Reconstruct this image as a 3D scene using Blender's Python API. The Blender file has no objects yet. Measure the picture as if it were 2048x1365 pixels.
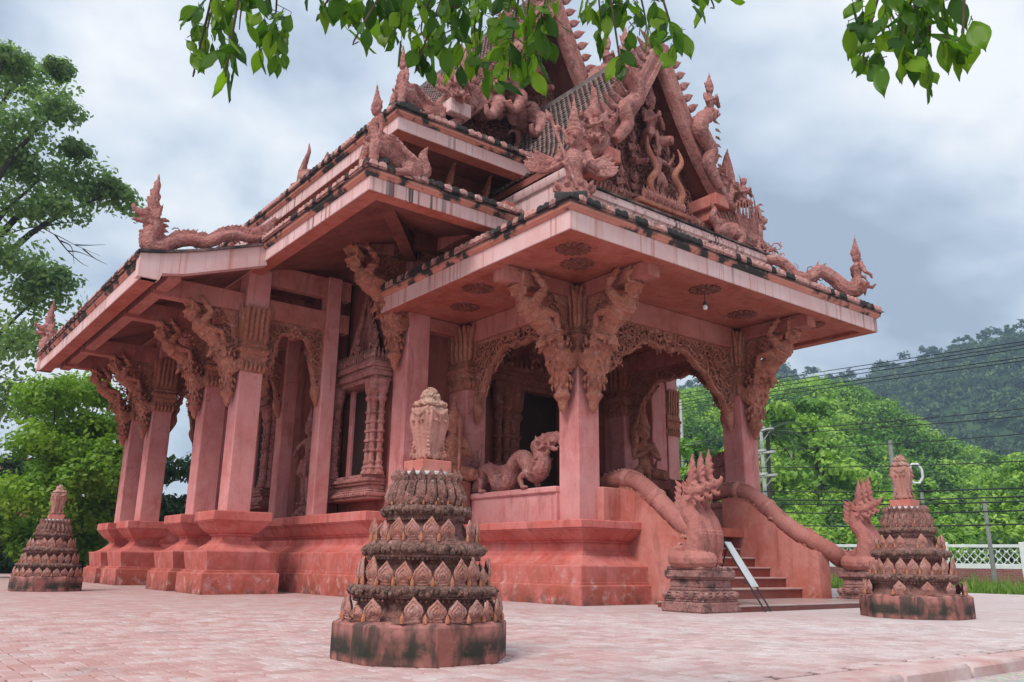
import bpy, bmesh, math, random
import numpy as np
from mathutils import Vector, Matrix, noise as mnoise
R = math.radians
random.seed(7)
scene = bpy.context.scene
COL = scene.collection

# ---------------------------------------------------------------- camera
def camera():
    yaw, pitch, roll = R(38.009), R(15.097), R(.779)
    fwd = Vector((math.sin(yaw), math.cos(yaw), 0)); right = Vector((math.cos(yaw), -math.sin(yaw), 0)); up = Vector((0, 0, 1))
    f2 = fwd*math.cos(pitch)+up*math.sin(pitch); u2 = up*math.cos(pitch)-fwd*math.sin(pitch)
    r3 = right*math.cos(roll)+u2*math.sin(roll); u3 = u2*math.cos(roll)-right*math.sin(roll)
    cd = bpy.data.cameras.new('camera'); co = bpy.data.objects.new('camera', cd); COL.objects.link(co)
    m = Matrix((r3, u3, -f2)).transposed().to_4x4(); m.translation = (0, 0, .62); co.matrix_world = m
    cd.sensor_width = 36; cd.lens = 1655.15/2048*36; cd.clip_start = .05; cd.clip_end = 4000
    scene.camera = co
camera()

# ---------------------------------------------------------------- sky, sun, exposure
SUN_DIR = Vector((-.80, -.28, 1.0)).normalized()        # towards the sun
def world():
    w = bpy.data.worlds.new('World'); scene.world = w; w.use_nodes = True
    n = w.node_tree.nodes; l = w.node_tree.links; n.clear()
    out = n.new('ShaderNodeOutputWorld'); bg = n.new('ShaderNodeBackground'); l.new(bg.outputs[0], out.inputs[0])
    sky = n.new('ShaderNodeTexSky'); sky.sky_type = 'NISHITA'; sky.sun_disc = False
    sky.sun_elevation = math.asin(SUN_DIR.z); sky.sun_rotation = math.atan2(SUN_DIR.x, SUN_DIR.y)
    sky.air_density = 1.2; sky.dust_density = 3
    sc = n.new('ShaderNodeMixRGB'); sc.blend_type = 'MULTIPLY'; sc.inputs[0].default_value = 1
    l.new(sky.outputs[0], sc.inputs[1]); sc.inputs[2].default_value = (.06, .06, .06, 1)
    tc = n.new('ShaderNodeTexCoord'); sep = n.new('ShaderNodeSeparateXYZ'); l.new(tc.outputs['Generated'], sep.inputs[0])
    def math_(op, a, b):
        m = n.new('ShaderNodeMath'); m.operation = op
        for i, s in enumerate((a, b)):
            if isinstance(s, (int, float)): m.inputs[i].default_value = s
            else: l.new(s, m.inputs[i])
        return m.outputs[0]
    z = math_('ADD', math_('MAXIMUM', sep.outputs[2], 0.0), .35)
    cmb = n.new('ShaderNodeCombineXYZ'); l.new(math_('DIVIDE', sep.outputs[0], z), cmb.inputs[0]); l.new(math_('DIVIDE', sep.outputs[1], z), cmb.inputs[1])
    cmb.inputs[2].default_value = 3.7
    def cloud(scale, detail, rough, dist, off):
        mp = n.new('ShaderNodeMapping'); mp.inputs['Location'].default_value = off; l.new(cmb.outputs[0], mp.inputs[0])
        t = n.new('ShaderNodeTexNoise'); t.inputs['Scale'].default_value = scale; t.inputs['Detail'].default_value = detail
        t.inputs['Roughness'].default_value = rough; t.inputs['Distortion'].default_value = dist; l.new(mp.outputs[0], t.inputs[0]); return t.outputs[0]
    a = cloud(1.55, 5, .5, .25, (6.4, 1.3, 0)); b = cloud(4.2, 6, .52, .3, (7.3, 2.1, 1.0))
    s = math_('ADD', math_('MULTIPLY', a, .72), math_('MULTIPLY', b, .28))
    rp = n.new('ShaderNodeValToRGB'); l.new(s, rp.inputs[0]); e = rp.color_ramp.elements
    e[0].position = .39; e[0].color = (0.215, 0.258, 0.322, 1); e[1].position = .565; e[1].color = (0.56, 0.57, 0.58, 1)
    k = e.new(.44); k.color = (0.300, 0.350, 0.420, 1); k = e.new(.505); k.color = (0.430, 0.472, 0.520, 1)
    mx = n.new('ShaderNodeMixRGB'); mx.inputs[0].default_value = .9; l.new(sc.outputs[0], mx.inputs[1]); l.new(rp.outputs[0], mx.inputs[2])
    l.new(mx.outputs[0], bg.inputs[0]); bg.inputs[1].default_value = 1.0
world()
def sun():
    ld = bpy.data.lights.new('sun', 'SUN'); ld.energy = 1.5; ld.angle = R(18); ld.color = (1, .955, .90)
    o = bpy.data.objects.new('sun', ld); COL.objects.link(o); o.rotation_euler = SUN_DIR.to_track_quat('Z', 'Y').to_euler(); o.location = (-20, -10, 40)
sun()
vs = scene.view_settings; vs.view_transform = 'Standard'; vs.look = 'None'; vs.exposure = 1.0; vs.gamma = 1; vs.use_curve_mapping = False
scene.cycles.max_bounces = 8; scene.cycles.diffuse_bounces = 2; scene.cycles.transparent_max_bounces = 8
scene.cycles.use_denoising = True

# ---------------------------------------------------------------- materials
MATS = {}
class NT:
    def __init__(s, name):
        m = bpy.data.materials.new(name); m.use_nodes = True; s.m = m; s.n = m.node_tree.nodes; s.l = m.node_tree.links
        s.b = s.n['Principled BSDF']; s.tc = s.n.new('ShaderNodeTexCoord'); s.co = s.tc.outputs['Object']; MATS[name] = m
    def link(s, a, b): s.l.new(a, b)
    def mapping(s, scale=(1, 1, 1), rot=(0, 0, 0), src=None):
        p = s.n.new('ShaderNodeMapping'); p.inputs['Scale'].default_value = scale; p.inputs['Rotation'].default_value = rot; s.l.new(src or s.co, p.inputs[0]); return p.outputs[0]
    def noise(s, scale, detail=5, rough=.55, dist=0, co=None, col=False):
        t = s.n.new('ShaderNodeTexNoise'); t.inputs['Scale'].default_value = scale; t.inputs['Detail'].default_value = detail
        t.inputs['Roughness'].default_value = rough; t.inputs['Distortion'].default_value = dist; s.l.new(co or s.co, t.inputs[0]); return t.outputs[1 if col else 0]
    def voro(s, scale, co=None, feat='F1', out=0):
        t = s.n.new('ShaderNodeTexVoronoi'); t.inputs['Scale'].default_value = scale; t.feature = feat; s.l.new(co or s.co, t.inputs[0]); return t.outputs[out]
    def ramp(s, f, stops):
        r = s.n.new('ShaderNodeValToRGB'); s.l.new(f, r.inputs[0]); e = r.color_ramp.elements
        for i, (p, c) in enumerate(stops):
            c = (c, c, c) if isinstance(c, (int, float)) else c
            k = e[i] if i < 2 else e.new(p)
            k.position = p; k.color = (*c, 1)
        return r.outputs[0]
    def mix(s, f, a, b, mode='MIX'):
        x = s.n.new('ShaderNodeMixRGB'); x.blend_type = mode
        for i, q in enumerate((f, a, b)):
            if isinstance(q, (int, float)): x.inputs[i].default_value = q if i == 0 else (q, q, q, 1)
            elif isinstance(q, tuple): x.inputs[i].default_value = (*q, 1)
            else: s.l.new(q, x.inputs[i])
        return x.outputs[0]
    def math(s, op, a, b=0.0, clamp=False):
        m = s.n.new('ShaderNodeMath'); m.operation = op; m.use_clamp = clamp
        for i, q in enumerate((a, b)):
            if isinstance(q, (int, float)): m.inputs[i].default_value = q
            else: s.l.new(q, m.inputs[i])
        return m.outputs[0]
    def sep(s, src=None):
        q = s.n.new('ShaderNodeSeparateXYZ'); s.l.new(src or s.co, q.inputs[0]); return q.outputs
    def rnd(s): return s.n.new('ShaderNodeObjectInfo').outputs['Random']
    def done(s, col, rough=.85, bump=None, bs=.3, bd=.02, spec=.3):
        if isinstance(col, tuple): s.b.inputs['Base Color'].default_value = (*col, 1)
        else: s.l.new(col, s.b.inputs['Base Color'])
        if isinstance(rough, (int, float)): s.b.inputs['Roughness'].default_value = rough
        else: s.l.new(rough, s.b.inputs['Roughness'])
        s.b.inputs['Specular IOR Level'].default_value = spec
        if bump is not None:
            p = s.n.new('ShaderNodeBump'); p.inputs['Strength'].default_value = bs; p.inputs['Distance'].default_value = bd
            s.l.new(bump, p.inputs['Height']); s.l.new(p.outputs[0], s.b.inputs['Normal'])
        return s.m

def stucco(name, a, b, c, sc=1.0, bs=.3, lowred=0., grime=.5):
    t = NT(name); n1 = t.noise(.8*sc, 7, .62, .3); n2 = t.noise(3.1*sc, 7, .68, .5)
    col = t.ramp(n1, [(.34, a), (.64, c), (.5, b)])
    col = t.mix(t.ramp(n2, [(.44, 0.), (.66, .8)]), col, c)
    n3 = t.noise(2.0, 6, .62, .6, t.mapping((2.6, 2.6, .45)))                      # rain washes
    col = t.mix(t.ramp(n3, [(.52, 0.), (.70, .55)]), col, tuple(x*.58 for x in a))
    n6 = t.noise(1.1, 6, .66, .5, t.mapping((1.4, 1.4, .8), (.3, .2, .5)))          # sooty patches
    col = t.mix(t.math('MULTIPLY', t.ramp(n6, [(.54, 0.), (.72, 1.)]), grime), col, (.19, .085, .07))
    cr = t.voro(1.9*sc, t.mapping((1, 1, .8), (0, 0, 0), t.mix(.16, t.co, t.noise(2.6, 4, .6, 0, None, True))), 'DISTANCE_TO_EDGE')  # hairline cracks
    crk = t.math('MULTIPLY', t.ramp(cr, [(.0, 1.), (.007, 0.)]), t.ramp(t.noise(.7, 3), [(.48, 0.), (.60, .55)]))
    col = t.mix(crk, col, (.13, .05, .04))
    if lowred:
        z = t.math('SUBTRACT', 1.0, t.math('DIVIDE', t.sep()[2], lowred), True)
        f = t.math('MULTIPLY', z, t.ramp(t.noise(2.4, 5, .6), [(.36, 0.), (.58, 1.)]))
        col = t.mix(f, col, (.36, .085, .05))
        f2 = t.math('MULTIPLY', z, t.ramp(t.noise(5.4, 6, .65), [(.54, 0.), (.66, .75)]))
        col = t.mix(f2, col, (.62, .40, .385))
        f3 = t.math('MULTIPLY', t.math('SUBTRACT', 1.0, t.math('DIVIDE', t.sep()[2], lowred*.28), True), t.ramp(t.noise(4.1, 6, .65), [(.42, 0.), (.60, .9)]))
        col = t.mix(f3, col, (.13, .06, .05))
    return t.done(col, .88, t.math('ADD', t.noise(38, 6, .6), t.math('MULTIPLY', n2, 2.0)), bs, .01)
stucco('pillar_plaster', (.53, .170, .155), (.61, .232, .220), (.66, .305, .298), grime=.24)
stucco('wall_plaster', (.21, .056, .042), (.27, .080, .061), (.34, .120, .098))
stucco('plinth_plaster', (.47, .094, .074), (.56, .136, .112), (.61, .205, .184), sc=1.3, lowred=1.0, grime=.28)
stucco('stair_wall_plaster', (.44, .115, .085), (.50, .160, .125), (.58, .245, .210), lowred=.5, grime=.3)
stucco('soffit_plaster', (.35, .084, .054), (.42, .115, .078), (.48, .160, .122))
stucco('eave_shade', (.15, .042, .032), (.20, .060, .046), (.25, .085, .066))  # under-eave shade put into the colour of soffits, hip beam and clerestory
stucco('beam_plaster', (.35, .100, .077), (.43, .142, .113), (.51, .205, .178), grime=.4)

def fascia_mat():
    t = NT('fascia_plaster'); n1 = t.noise(1.2, 6, .6)
    col = t.ramp(n1, [(.3, (.64, .37, .355)), (.7, (.74, .54, .535)), (.5, (.69, .455, .445))])
    v = t.mapping((5.5, 5.5, .10)); n4 = t.noise(2.4, 3, .5, .1, v)
    col = t.mix(t.ramp(n4, [(.57, 0.), (.66, .7)]), col, (.50, .20, .155))
    n5 = t.noise(1.5, 4, .55, .1, t.mapping((7., 7., .07))); big = t.noise(.55, 3, .5)
    f = t.math('MULTIPLY', t.ramp(n5, [(.55, 0.), (.60, 1.)]), t.ramp(big, [(.48, 0.03), (.66, .9)]))
    col = t.mix(f, col, (.045, .040, .042))
    return t.done(col, .88, t.noise(30, 5, .6), .2, .006)
fascia_mat()
def mould_mat(name, base, dark, lo, hi):
    t = NT(name); t.co = t.n.new('ShaderNodeNewGeometry').outputs['Position']; n1 = t.noise(1.7, 6, .6); col = t.ramp(n1, [(.3, base), (.7, tuple(min(1, x*1.35) for x in base))])
    n2 = t.noise(3.2, 3, .5, 0); big = t.noise(.5, 3, .5); f = t.ramp(t.math('ADD', t.math('MULTIPLY', n2, .6), t.math('MULTIPLY', big, .4)), [(lo, 0.), (hi, 1.)])
    col = t.mix(f, col, dark); return t.done(col, .92, t.noise(25, 5, .6), .3, .01)
def tile_end():
    t = NT('eave_tile_clay'); pos = t.n.new('ShaderNodeNewGeometry').outputs['Position']; col = t.ramp(t.noise(5, 5, .6, 0, pos), [(.3, (.50, .22, .19)), (.7, (.62, .36, .33))])
    f = t.ramp(t.math('ADD', t.math('MULTIPLY', t.rnd(), .42), t.noise(.9, 4, .6, 0, pos)), [(.70, 0.), (.78, 1.)]); col = t.mix(f, col, (.040, .036, .036))
    col = t.mix(t.ramp(t.noise(16, 4, .6, .4, pos), [(.54, 0.), (.66, .8)]), col, (.05, .045, .045)); return t.done(col, .92, t.noise(25, 5, .6, 0, pos), .3, .01)
tile_end()
mould_mat('eave_cap', (.20, .13, .12), (.028, .028, .030), .38, .56)
mould_mat('lip_plaster', (.48, .19, .145), (.05, .045, .045), .50, .56)

def carved(name, a, b, dark, bs=.6, darkf=.5, scale=1.0, fine=.6):
    t = NT(name); t.co = t.n.new('ShaderNodeNewGeometry').outputs['Position']; n1 = t.noise(1.6*scale, 6, .6); col = t.ramp(n1, [(.3, a), (.7, b)])
    n2 = t.noise(4.4*scale, 7, .7, .6); col = t.mix(t.ramp(n2, [(.48, 0.), (.66, darkf)]), col, dark)
    n3 = t.noise(8*scale, 6, .65, .3); col = t.mix(t.ramp(n3, [(.56, 0.), (.74, .7)]), col, tuple(min(.72, x*.55+.30) for x in b))
    n4 = t.noise(24*scale, 4, .6, 1.2); col = t.mix(t.ramp(n4, [(.52, 0.), (.64, fine)]), col, tuple(x*.8 for x in dark))   # grime mottling that also paints crevice shade into the chiselling
    h = t.math('ADD', t.math('MULTIPLY', t.noise(24*scale, 4, .6, 1.2), -1.6), t.math('MULTIPLY', t.voro(26*scale, feat='F1'), -.6))
    return t.done(col, .86, h, bs, .03)
carved('carved_terracotta', (.41, .138, .088), (.53, .222, .158), (.13, .045, .034), darkf=.48, fine=.42)
carved('carved_pink', (.37, .130, .110), (.52, .245, .220), (.105, .042, .036), darkf=.65, fine=.55)
carved('carved_shaded', (.21, .064, .046), (.30, .102, .074), (.07, .025, .02))  # darker carved clay: shade of sheltered and far pieces put into the colour
carved('stair_naga_clay', (.44, .160, .130), (.54, .250, .215), (.17, .06, .05), bs=.35, fine=.3)
carved('marker_clay', (.27, .115, .092), (.42, .215, .185), (.055, .036, .032), darkf=.85, scale=2.0)
carved('marker_garland_clay', (.20, .10, .08), (.36, .20, .165), (.035, .028, .026), darkf=.9, scale=3.0)
carved('petal_clay', (.40, .155, .110), (.52, .290, .255), (.15, .06, .05), bs=.4, darkf=.5, scale=3.0)
carved('petal_bud_clay', (.50, .170, .085), (.52, .22, .13), (.25, .08, .05), bs=.3, scale=3.0)
def stone_mat():
    t = NT('boundary_stone'); n1 = t.noise(4, 6, .6); col = t.ramp(n1, [(.3, (.42, .165, .125)), (.7, (.56, .285, .240))])
    z = t.math('SUBTRACT', t.sep()[2], 1.0); f = t.math('MULTIPLY', t.ramp(z, [(.62, 0.), (.85, .7)]), t.ramp(t.noise(9, 5), [(.38, 0.), (.62, 1.)]))
    col = t.mix(f, col, (.60, .49, .37)); col = t.mix(t.ramp(t.noise(5, 6, .7, .4, t.mapping((2, 2, .5))), [(.50, 0.), (.68, .8)]), col, (.13, .07, .055))
    col = t.mix(t.math('MULTIPLY', t.rnd(), .5), col, (.16, .08, .065))
    return t.done(col, .8, t.noise(40, 5), .4, .008)
stone_mat()
def moss_base():
    t = NT('marker_base_plaster'); n1 = t.noise(3.2, 6, .6); col = t.ramp(n1, [(.32, (.30, .105, .085)), (.68, (.46, .20, .18)), (.5, (.39, .155, .13))])
    st = t.noise(2.4, 5, .6, .4, t.mapping((3.2, 3.2, .8))); big = t.noise(2.1, 4, .6)
    f = t.ramp(st, [(.45, 0.), (.60, .85)]); col = t.mix(f, col, (.055, .045, .04)); col = t.mix(t.ramp(t.noise(7, 6, .7, .3), [(.50, 0.), (.66, .6)]), col, (.10, .06, .05))
    z = t.sep()[2]; zz = t.ramp(z, [(.02, 0.), (.20, 0.), (.06, 1.), (.13, .9)])
    g = t.math('MULTIPLY', zz, t.ramp(t.noise(3.4, 6, .65), [(.40, 0.), (.55, 1.)])); col = t.mix(g, col, (.035, .036, .027))
    return t.done(col, .85, t.noise(30, 6, .65), .3, .008)
moss_base()
def tile_roof():
    t = NT('roof_tile'); n1 = t.noise(1.4, 6, .6); col = t.ramp(n1, [(.34, (.10, .085, .08)), (.66, (.26, .145, .13)), (.5, (.16, .118, .108))])
    n2 = t.noise(14, 3, .5); col = t.mix(t.ramp(n2, [(.42, 0.), (.66, .6)]), col, (.30, .19, .17)); col = t.mix(t.ramp(t.noise(6, 6, .7), [(.55, 0.), (.7, .7)]), col, (.075, .072, .07))
    return t.done(col, .9, t.noise(40, 5), .3, .01)
tile_roof()
def simple(name, a, b, scale=6, rough=.8, bs=.2, spec=.3):
    t = NT(name); return t.done(t.ramp(t.noise(scale, 5, .6), [(.3, a), (.7, b)]), rough, t.noise(scale*6, 5, .6), bs, .006, spec)
simple('ridge_cap', (.09, .08, .08), (.22, .18, .17), 5, .9, .4)
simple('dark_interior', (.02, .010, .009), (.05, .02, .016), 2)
simple('door_wood', (.05, .018, .014), (.09, .03, .022), 3, .5)
simple('step_riser_tile', (.17, .035, .026), (.24, .055, .04), 4, .35, .05, .5)
simple('step_tread_tile', (.42, .25, .22), (.55, .38, .35), 4, .35, .06, .5)
simple('landing_tile', (.36, .24, .22), (.52, .42, .40), 2.5, .28, .05, .5)
simple('white_paint', (.62, .66, .68), (.78, .80, .80), 3, .7)
simple('board_white', (.55, .58, .60), (.68, .71, .72), 3, .45)
simple('black_metal', (.015, .015, .017), (.03, .03, .032), 8, .4, .05, .5)
simple('cable_rubber', (.02, .022, .025), (.035, .036, .04), 8, .6)
simple('concrete_pole', (.42, .43, .42), (.58, .59, .57), 3, .85)
simple('grey_pole', (.22, .23, .22), (.32, .33, .32), 3, .85)
simple('brick_wall_red', (.17, .05, .045), (.27, .09, .08), 4, .85, .4)
simple('mortar', (.30, .22, .20), (.40, .30, .28), 8, .95)
simple('kerb_plaster', (.46, .24, .22), (.64, .52, .50), 3.5, .9, .4)
simple('bark', (.035, .030, .026), (.085, .075, .065), 7, .95, .8)
simple('twig_bark', (.05, .035, .025), (.10, .075, .055), 14, .9, .5)
simple('glass_bulb', (.75, .75, .72), (.85, .85, .82), 4, .15, 0, .6)
simple('car_blue', (.02, .05, .16), (.03, .07, .20), 2, .3, .0, .5)
simple('car_white', (.60, .64, .70), (.70, .74, .78), 2, .3, .0, .5)
simple('car_glass', (.03, .04, .05), (.05, .06, .07), 2, .1, .0, .6)
simple('far_roof_clay', (.42, .20, .16), (.52, .28, .23), 2, .9)
# ---------------------------------------------------------------- mesh helpers
def cross2(a, b): return a[0]*b[1]-a[1]*b[0]
class MB:
    def __init__(s): s.v = []; s.f = []
    def add(s, vs, fs):
        o = len(s.v); s.v += [tuple(p) for p in vs]; s.f += [tuple(i+o for i in f) for f in fs]; return s
    def box(s, x0, x1, y0, y1, z0, z1):
        return s.add([(x0, y0, z0), (x1, y0, z0), (x1, y1, z0), (x0, y1, z0), (x0, y0, z1), (x1, y0, z1), (x1, y1, z1), (x0, y1, z1)],
                     [(0, 3, 2, 1), (4, 5, 6, 7), (0, 1, 5, 4), (1, 2, 6, 5), (2, 3, 7, 6), (3, 0, 4, 7)])
    def obox(s, c, d, m=None):
        m = m or Matrix.Identity(3); c = Vector(c); b = MB().box(-d[0]/2, d[0]/2, -d[1]/2, d[1]/2, -d[2]/2, d[2]/2)
        return s.add([c+m@Vector(p) for p in b.v], b.f)
    def bbox(s, x0, x1, y0, y1, z0, z1, b=.02):
        """box with chamfered vertical and horizontal edges"""
        p = [(x0+b, y0), (x1-b, y0), (x1, y0+b), (x1, y1-b), (x1-b, y1), (x0+b, y1), (x0, y1-b), (x0, y0+b)]
        q = [(min(max(x, x0+b), x1-b), min(max(y, y0+b), y1-b)) for x, y in p]
        rings = [[(x, y, z0) for x, y in q], [(x, y, z0+b) for x, y in p], [(x, y, z1-b) for x, y in p], [(x, y, z1) for x, y in q]]
        return s.rings(rings)
    def rings(s, rr, cap=True, closed=True):
        n = len(rr[0]); o = len(s.v)
        for r in rr: s.v += [tuple(p) for p in r]
        for k in range(len(rr)-1):
            for i in range(n if closed else n-1):
                j = (i+1) % n; s.f.append((o+k*n+i, o+k*n+j, o+(k+1)*n+j, o+(k+1)*n+i))
        if cap:
            s.f.append(tuple(o+i for i in range(n))[::-1]); s.f.append(tuple(o+(len(rr)-1)*n+i for i in range(n)))
        return s
    def prism(s, poly, a0, a1, ax='z'):
        if sum(cross2(poly[i], poly[(i+1) % len(poly)]) for i in range(len(poly))) < 0: poly = poly[::-1]
        mp = {'z': lambda p, a: (p[0], p[1], a), 'y': lambda p, a: (p[0], a, p[1]), 'x': lambda p, a: (a, p[0], p[1])}[ax]
        rr = [[mp(p, a0) for p in poly], [mp(p, a1) for p in poly]]
        if ax == 'y': rr = rr[::-1]
        return s.rings(rr)
    def tube(s, pts, rad, n=8, flat=1.0, cap=True, up=None):
        pts = [Vector(p) for p in pts]; m = len(pts)
        if not hasattr(rad, '__len__'): rad = [rad]*m
        t = [(pts[min(i+1, m-1)]-pts[max(i-1, 0)]).normalized() for i in range(m)]
        u = Vector(up) if up else (Vector((0, 0, 1)) if abs(t[0].z) < .9 else Vector((1, 0, 0)))
        a = (u-t[0]*u.dot(t[0])).normalized(); rr = []
        for i in range(m):
            a = (a-t[i]*a.dot(t[i])); a = a.normalized() if a.length > 1e-6 else t[i].orthogonal().normalized()
            b = t[i].cross(a)
            rr.append([pts[i]+a*(rad[i]*math.cos(k*2*math.pi/n))+b*(rad[i]*flat*math.sin(k*2*math.pi/n)) for k in range(n)])
        return s.rings(rr, cap)
    def ell(s, c, r, n=10, m=None, h=None):
        h = h or max(4, n//2+1); r = (r, r, r) if not hasattr(r, '__len__') else r; c = Vector(c); rr = []
        for i in range(h+1):
            th = math.pi*i/h; th = min(max(th, .02), math.pi-.02)
            ring = []
            for k in range(n):
                p = Vector((r[0]*math.sin(th)*math.cos(2*math.pi*k/n), r[1]*math.sin(th)*math.sin(2*math.pi*k/n), -r[2]*math.cos(th)))
                ring.append(c+(m@p if m else p))
            rr.append(ring)
        return s.rings(rr)
    def lathe(s, prof, n=24, c=(0, 0, 0), plan=None, phase=0., cap=True):
        rr = []
        for r, z in prof:
            ring = []
            for k in range(n):
                a = 2*math.pi*k/n+phase; q = r*(plan(a, r) if plan else 1); ring.append((c[0]+q*math.cos(a), c[1]+q*math.sin(a), c[2]+z))
            rr.append(ring)
        return s.rings(rr, cap)
    def sweep(s, path, prof, closed=False):
        """profile (inset, z) carried along a plan path; the inside is on the left of the direction of travel"""
        n = len(path); P = [Vector((p[0], p[1])) for p in path]; off = []
        for i in range(n):
            d = []
            if closed or i > 0: d.append((P[i]-P[i-1]).normalized())
            if closed or i < n-1: d.append((P[(i+1) % n]-P[i]).normalized())
            nn = [Vector((-q.y, q.x)) for q in d]
            if len(nn) == 2:
                b = (nn[0]+nn[1]); b = b/max(b.dot(nn[0]), .2); off.append(b)
            else: off.append(nn[0])
        rr = []
        for ins, z in prof: rr.append([(P[i].x+off[i].x*ins, P[i].y+off[i].y*ins, z) for i in range(n)])
        k0 = len(s.f); s.rings(rr, cap=False, closed=closed)
        return s
    def xf(s, m):
        s.v = [tuple(m@Vector(p)) for p in s.v]; return s
    def join(s, o, m=None):
        return s.add([m@Vector(p) for p in o.v] if m else o.v, o.f)
    def mesh(s, name, smooth=None):
        me = bpy.data.meshes.new(name); me.from_pydata(s.v, [], s.f); me.validate(); me.update()
        if smooth is not None:
            me.shade_smooth()
            if smooth < 180: me.set_sharp_from_angle(angle=R(smooth))
        return me
WL = {}
def world_of(o): return WL.get(o.name, Vector((0, 0, 0))) if o else Vector((0, 0, 0))
def link(name, me, mat=None, parent=None, loc=(0, 0, 0), rot=None, scale=None):
    o = bpy.data.objects.new(name, me); COL.objects.link(o); o.location = loc
    if rot: o.rotation_euler = rot
    if scale: o.scale = scale if hasattr(scale, '__len__') else (scale,)*3
    if parent: o.parent = parent
    if mat and me and not me.materials: me.materials.append(MATS[mat])
    return o
def tag(o, label=None, cat=None, group=None, kind=None):
    for k, v in (('label', label), ('category', cat), ('group', group), ('kind', kind)):
        if v: o[k] = v
    return o
def empty(name, loc, label=None, cat=None, group=None, rz=0):
    o = bpy.data.objects.new(name, None); COL.objects.link(o); o.location = loc; o.rotation_euler = (0, 0, rz); o.empty_display_size = .2
    WL[o.name] = Vector(loc); return tag(o, label, cat, group)
def part(name, mb, mat, parent, smooth=None, label=None, kind=None):
    """mesh given in world coordinates, parented to an unrotated thing or part"""
    me = mb if isinstance(mb, bpy.types.Mesh) else mb.mesh(name, smooth)
    o = link(name, me, mat, parent, -world_of(parent)); WL[o.name] = Vector((0, 0, 0))
    return tag(o, label, kind=kind)
def fuse(mb, voxel, name='sculpture', smooth_it=2, disp=None, dscale=None):
    disp = voxel*.5 if disp is None else disp; dscale = dscale or .24/voxel
    me = mb.mesh(name); o = bpy.data.objects.new(name, me); COL.objects.link(o)
    md = o.modifiers.new('r', 'REMESH'); md.mode = 'VOXEL'; md.voxel_size = voxel; md.adaptivity = 0
    if smooth_it:
        sm = o.modifiers.new('s', 'SMOOTH'); sm.iterations = smooth_it; sm.factor = .5
    dg = bpy.context.evaluated_depsgraph_get(); dg.update(); out = bpy.data.meshes.new_from_object(o.evaluated_get(dg))
    bpy.data.objects.remove(o); bpy.data.meshes.remove(me); out.name = name
    if disp:
        co = np.empty(len(out.vertices)*3, 'f'); out.vertices.foreach_get('co', co); co = co.reshape(-1, 3)
        no = np.empty(len(out.vertices)*3, 'f'); out.vertices.foreach_get('normal', no); no = no.reshape(-1, 3)
        d = np.array([abs(mnoise.noise(Vector(p)*dscale)) for p in co.tolist()], 'f'); d = np.minimum(d*3.2, 1.); co += no*((d-.7)*disp)[:, None]
        out.vertices.foreach_set('co', co.ravel()); out.update()
    out.shade_smooth(); out.materials.clear(); return out
def spline(pts, n):
    """Catmull-Rom through pts, n samples per span"""
    P = [Vector(p) for p in pts]; P = [P[0]*2-P[1]]+P+[P[-1]*2-P[-2]]; out = []
    for i in range(1, len(P)-2):
        a, b, c, d = P[i-1:i+3]
        for k in range(n):
            t = k/n; out.append(.5*((2*b)+(c-a)*t+(2*a-5*b+4*c-d)*t*t+(3*b-a-3*c+d)*t**3))
    out.append(P[-2]); return out
def lerp_list(r, n):
    out = []
    for i in range(n):
        x = i/(n-1)*(len(r)-1); k = min(int(x), len(r)-2); out.append(r[k]+(r[k+1]-r[k])*(x-k))
    return out
def flame(h, w, hook=.35, n=9):
    """outline of one flame leaf, base at the origin, tip up and curling to +x"""
    L = []; Rr = []
    for i in range(n+1):
        t = i/n; wd = w*(math.sin(math.pi*min(1, t*1.05+.12))**.8)*(1-t)**.55 if t < 1 else 0
        cx = hook*h*t**2.2; L.append((cx-wd*.5, h*t)); Rr.append((cx+wd*.5, h*t))
    return L+Rr[::-1][1:]
def curl(c, r, a0, turns=1.35, hand=1, tr=None, n=11, sides=5):
    """a spiral scroll in the (x, z) plane as tube points and radii"""
    pts = []; rad = []
    for i in range(n):
        t = i/(n-1); a = a0+hand*turns*2*math.pi*t; q = r*(1-t)**.8+.06*r
        pts.append((c[0]+q*math.cos(a), c[1]-(.10*r)*math.sin(math.pi*t), c[2]+q*math.sin(a))); rad.append((tr or .20*r)*(1-.45*t))
    return pts, rad
def scrolls(inside, box, n, rmin, rmax, seed, y=0., leaf=True):
    """fill a region of the (x, z) plane with carved curls and small leaves"""
    rn = random.Random(seed); mb = MB(); done = []
    tries = 0
    while len(done) < n and tries < n*40:
        tries += 1; r = rmax-(rmax-rmin)*min(1, len(done)/n*1.25); x = rn.uniform(box[0], box[1]); z = rn.uniform(box[2], box[3])
        if not inside(x, z): continue
        if any((x-a)**2+(z-b)**2 < ((r+q)*.72)**2 for a, b, q in done): continue
        done.append((x, z, r)); p, rd = curl((x, y, z), r, rn.uniform(0, 6.28), rn.uniform(1.1, 1.6), rn.choice((-1, 1)))
        mb.tube(p, rd, 5, up=(0, 1, 0))
        if leaf:
            for k in range(2):
                a = rn.uniform(0, 6.28); d = Vector((math.cos(a), 0, math.sin(a))); s0 = Vector((x, y, z))+d*r*.9
                mb.tube([s0, s0+d*r*.35+Vector((0, -.12*r, 0)), s0+d*r*.75], [.10*r, .17*r, .02*r], 4, up=(0, 1, 0))
    return mb
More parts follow.
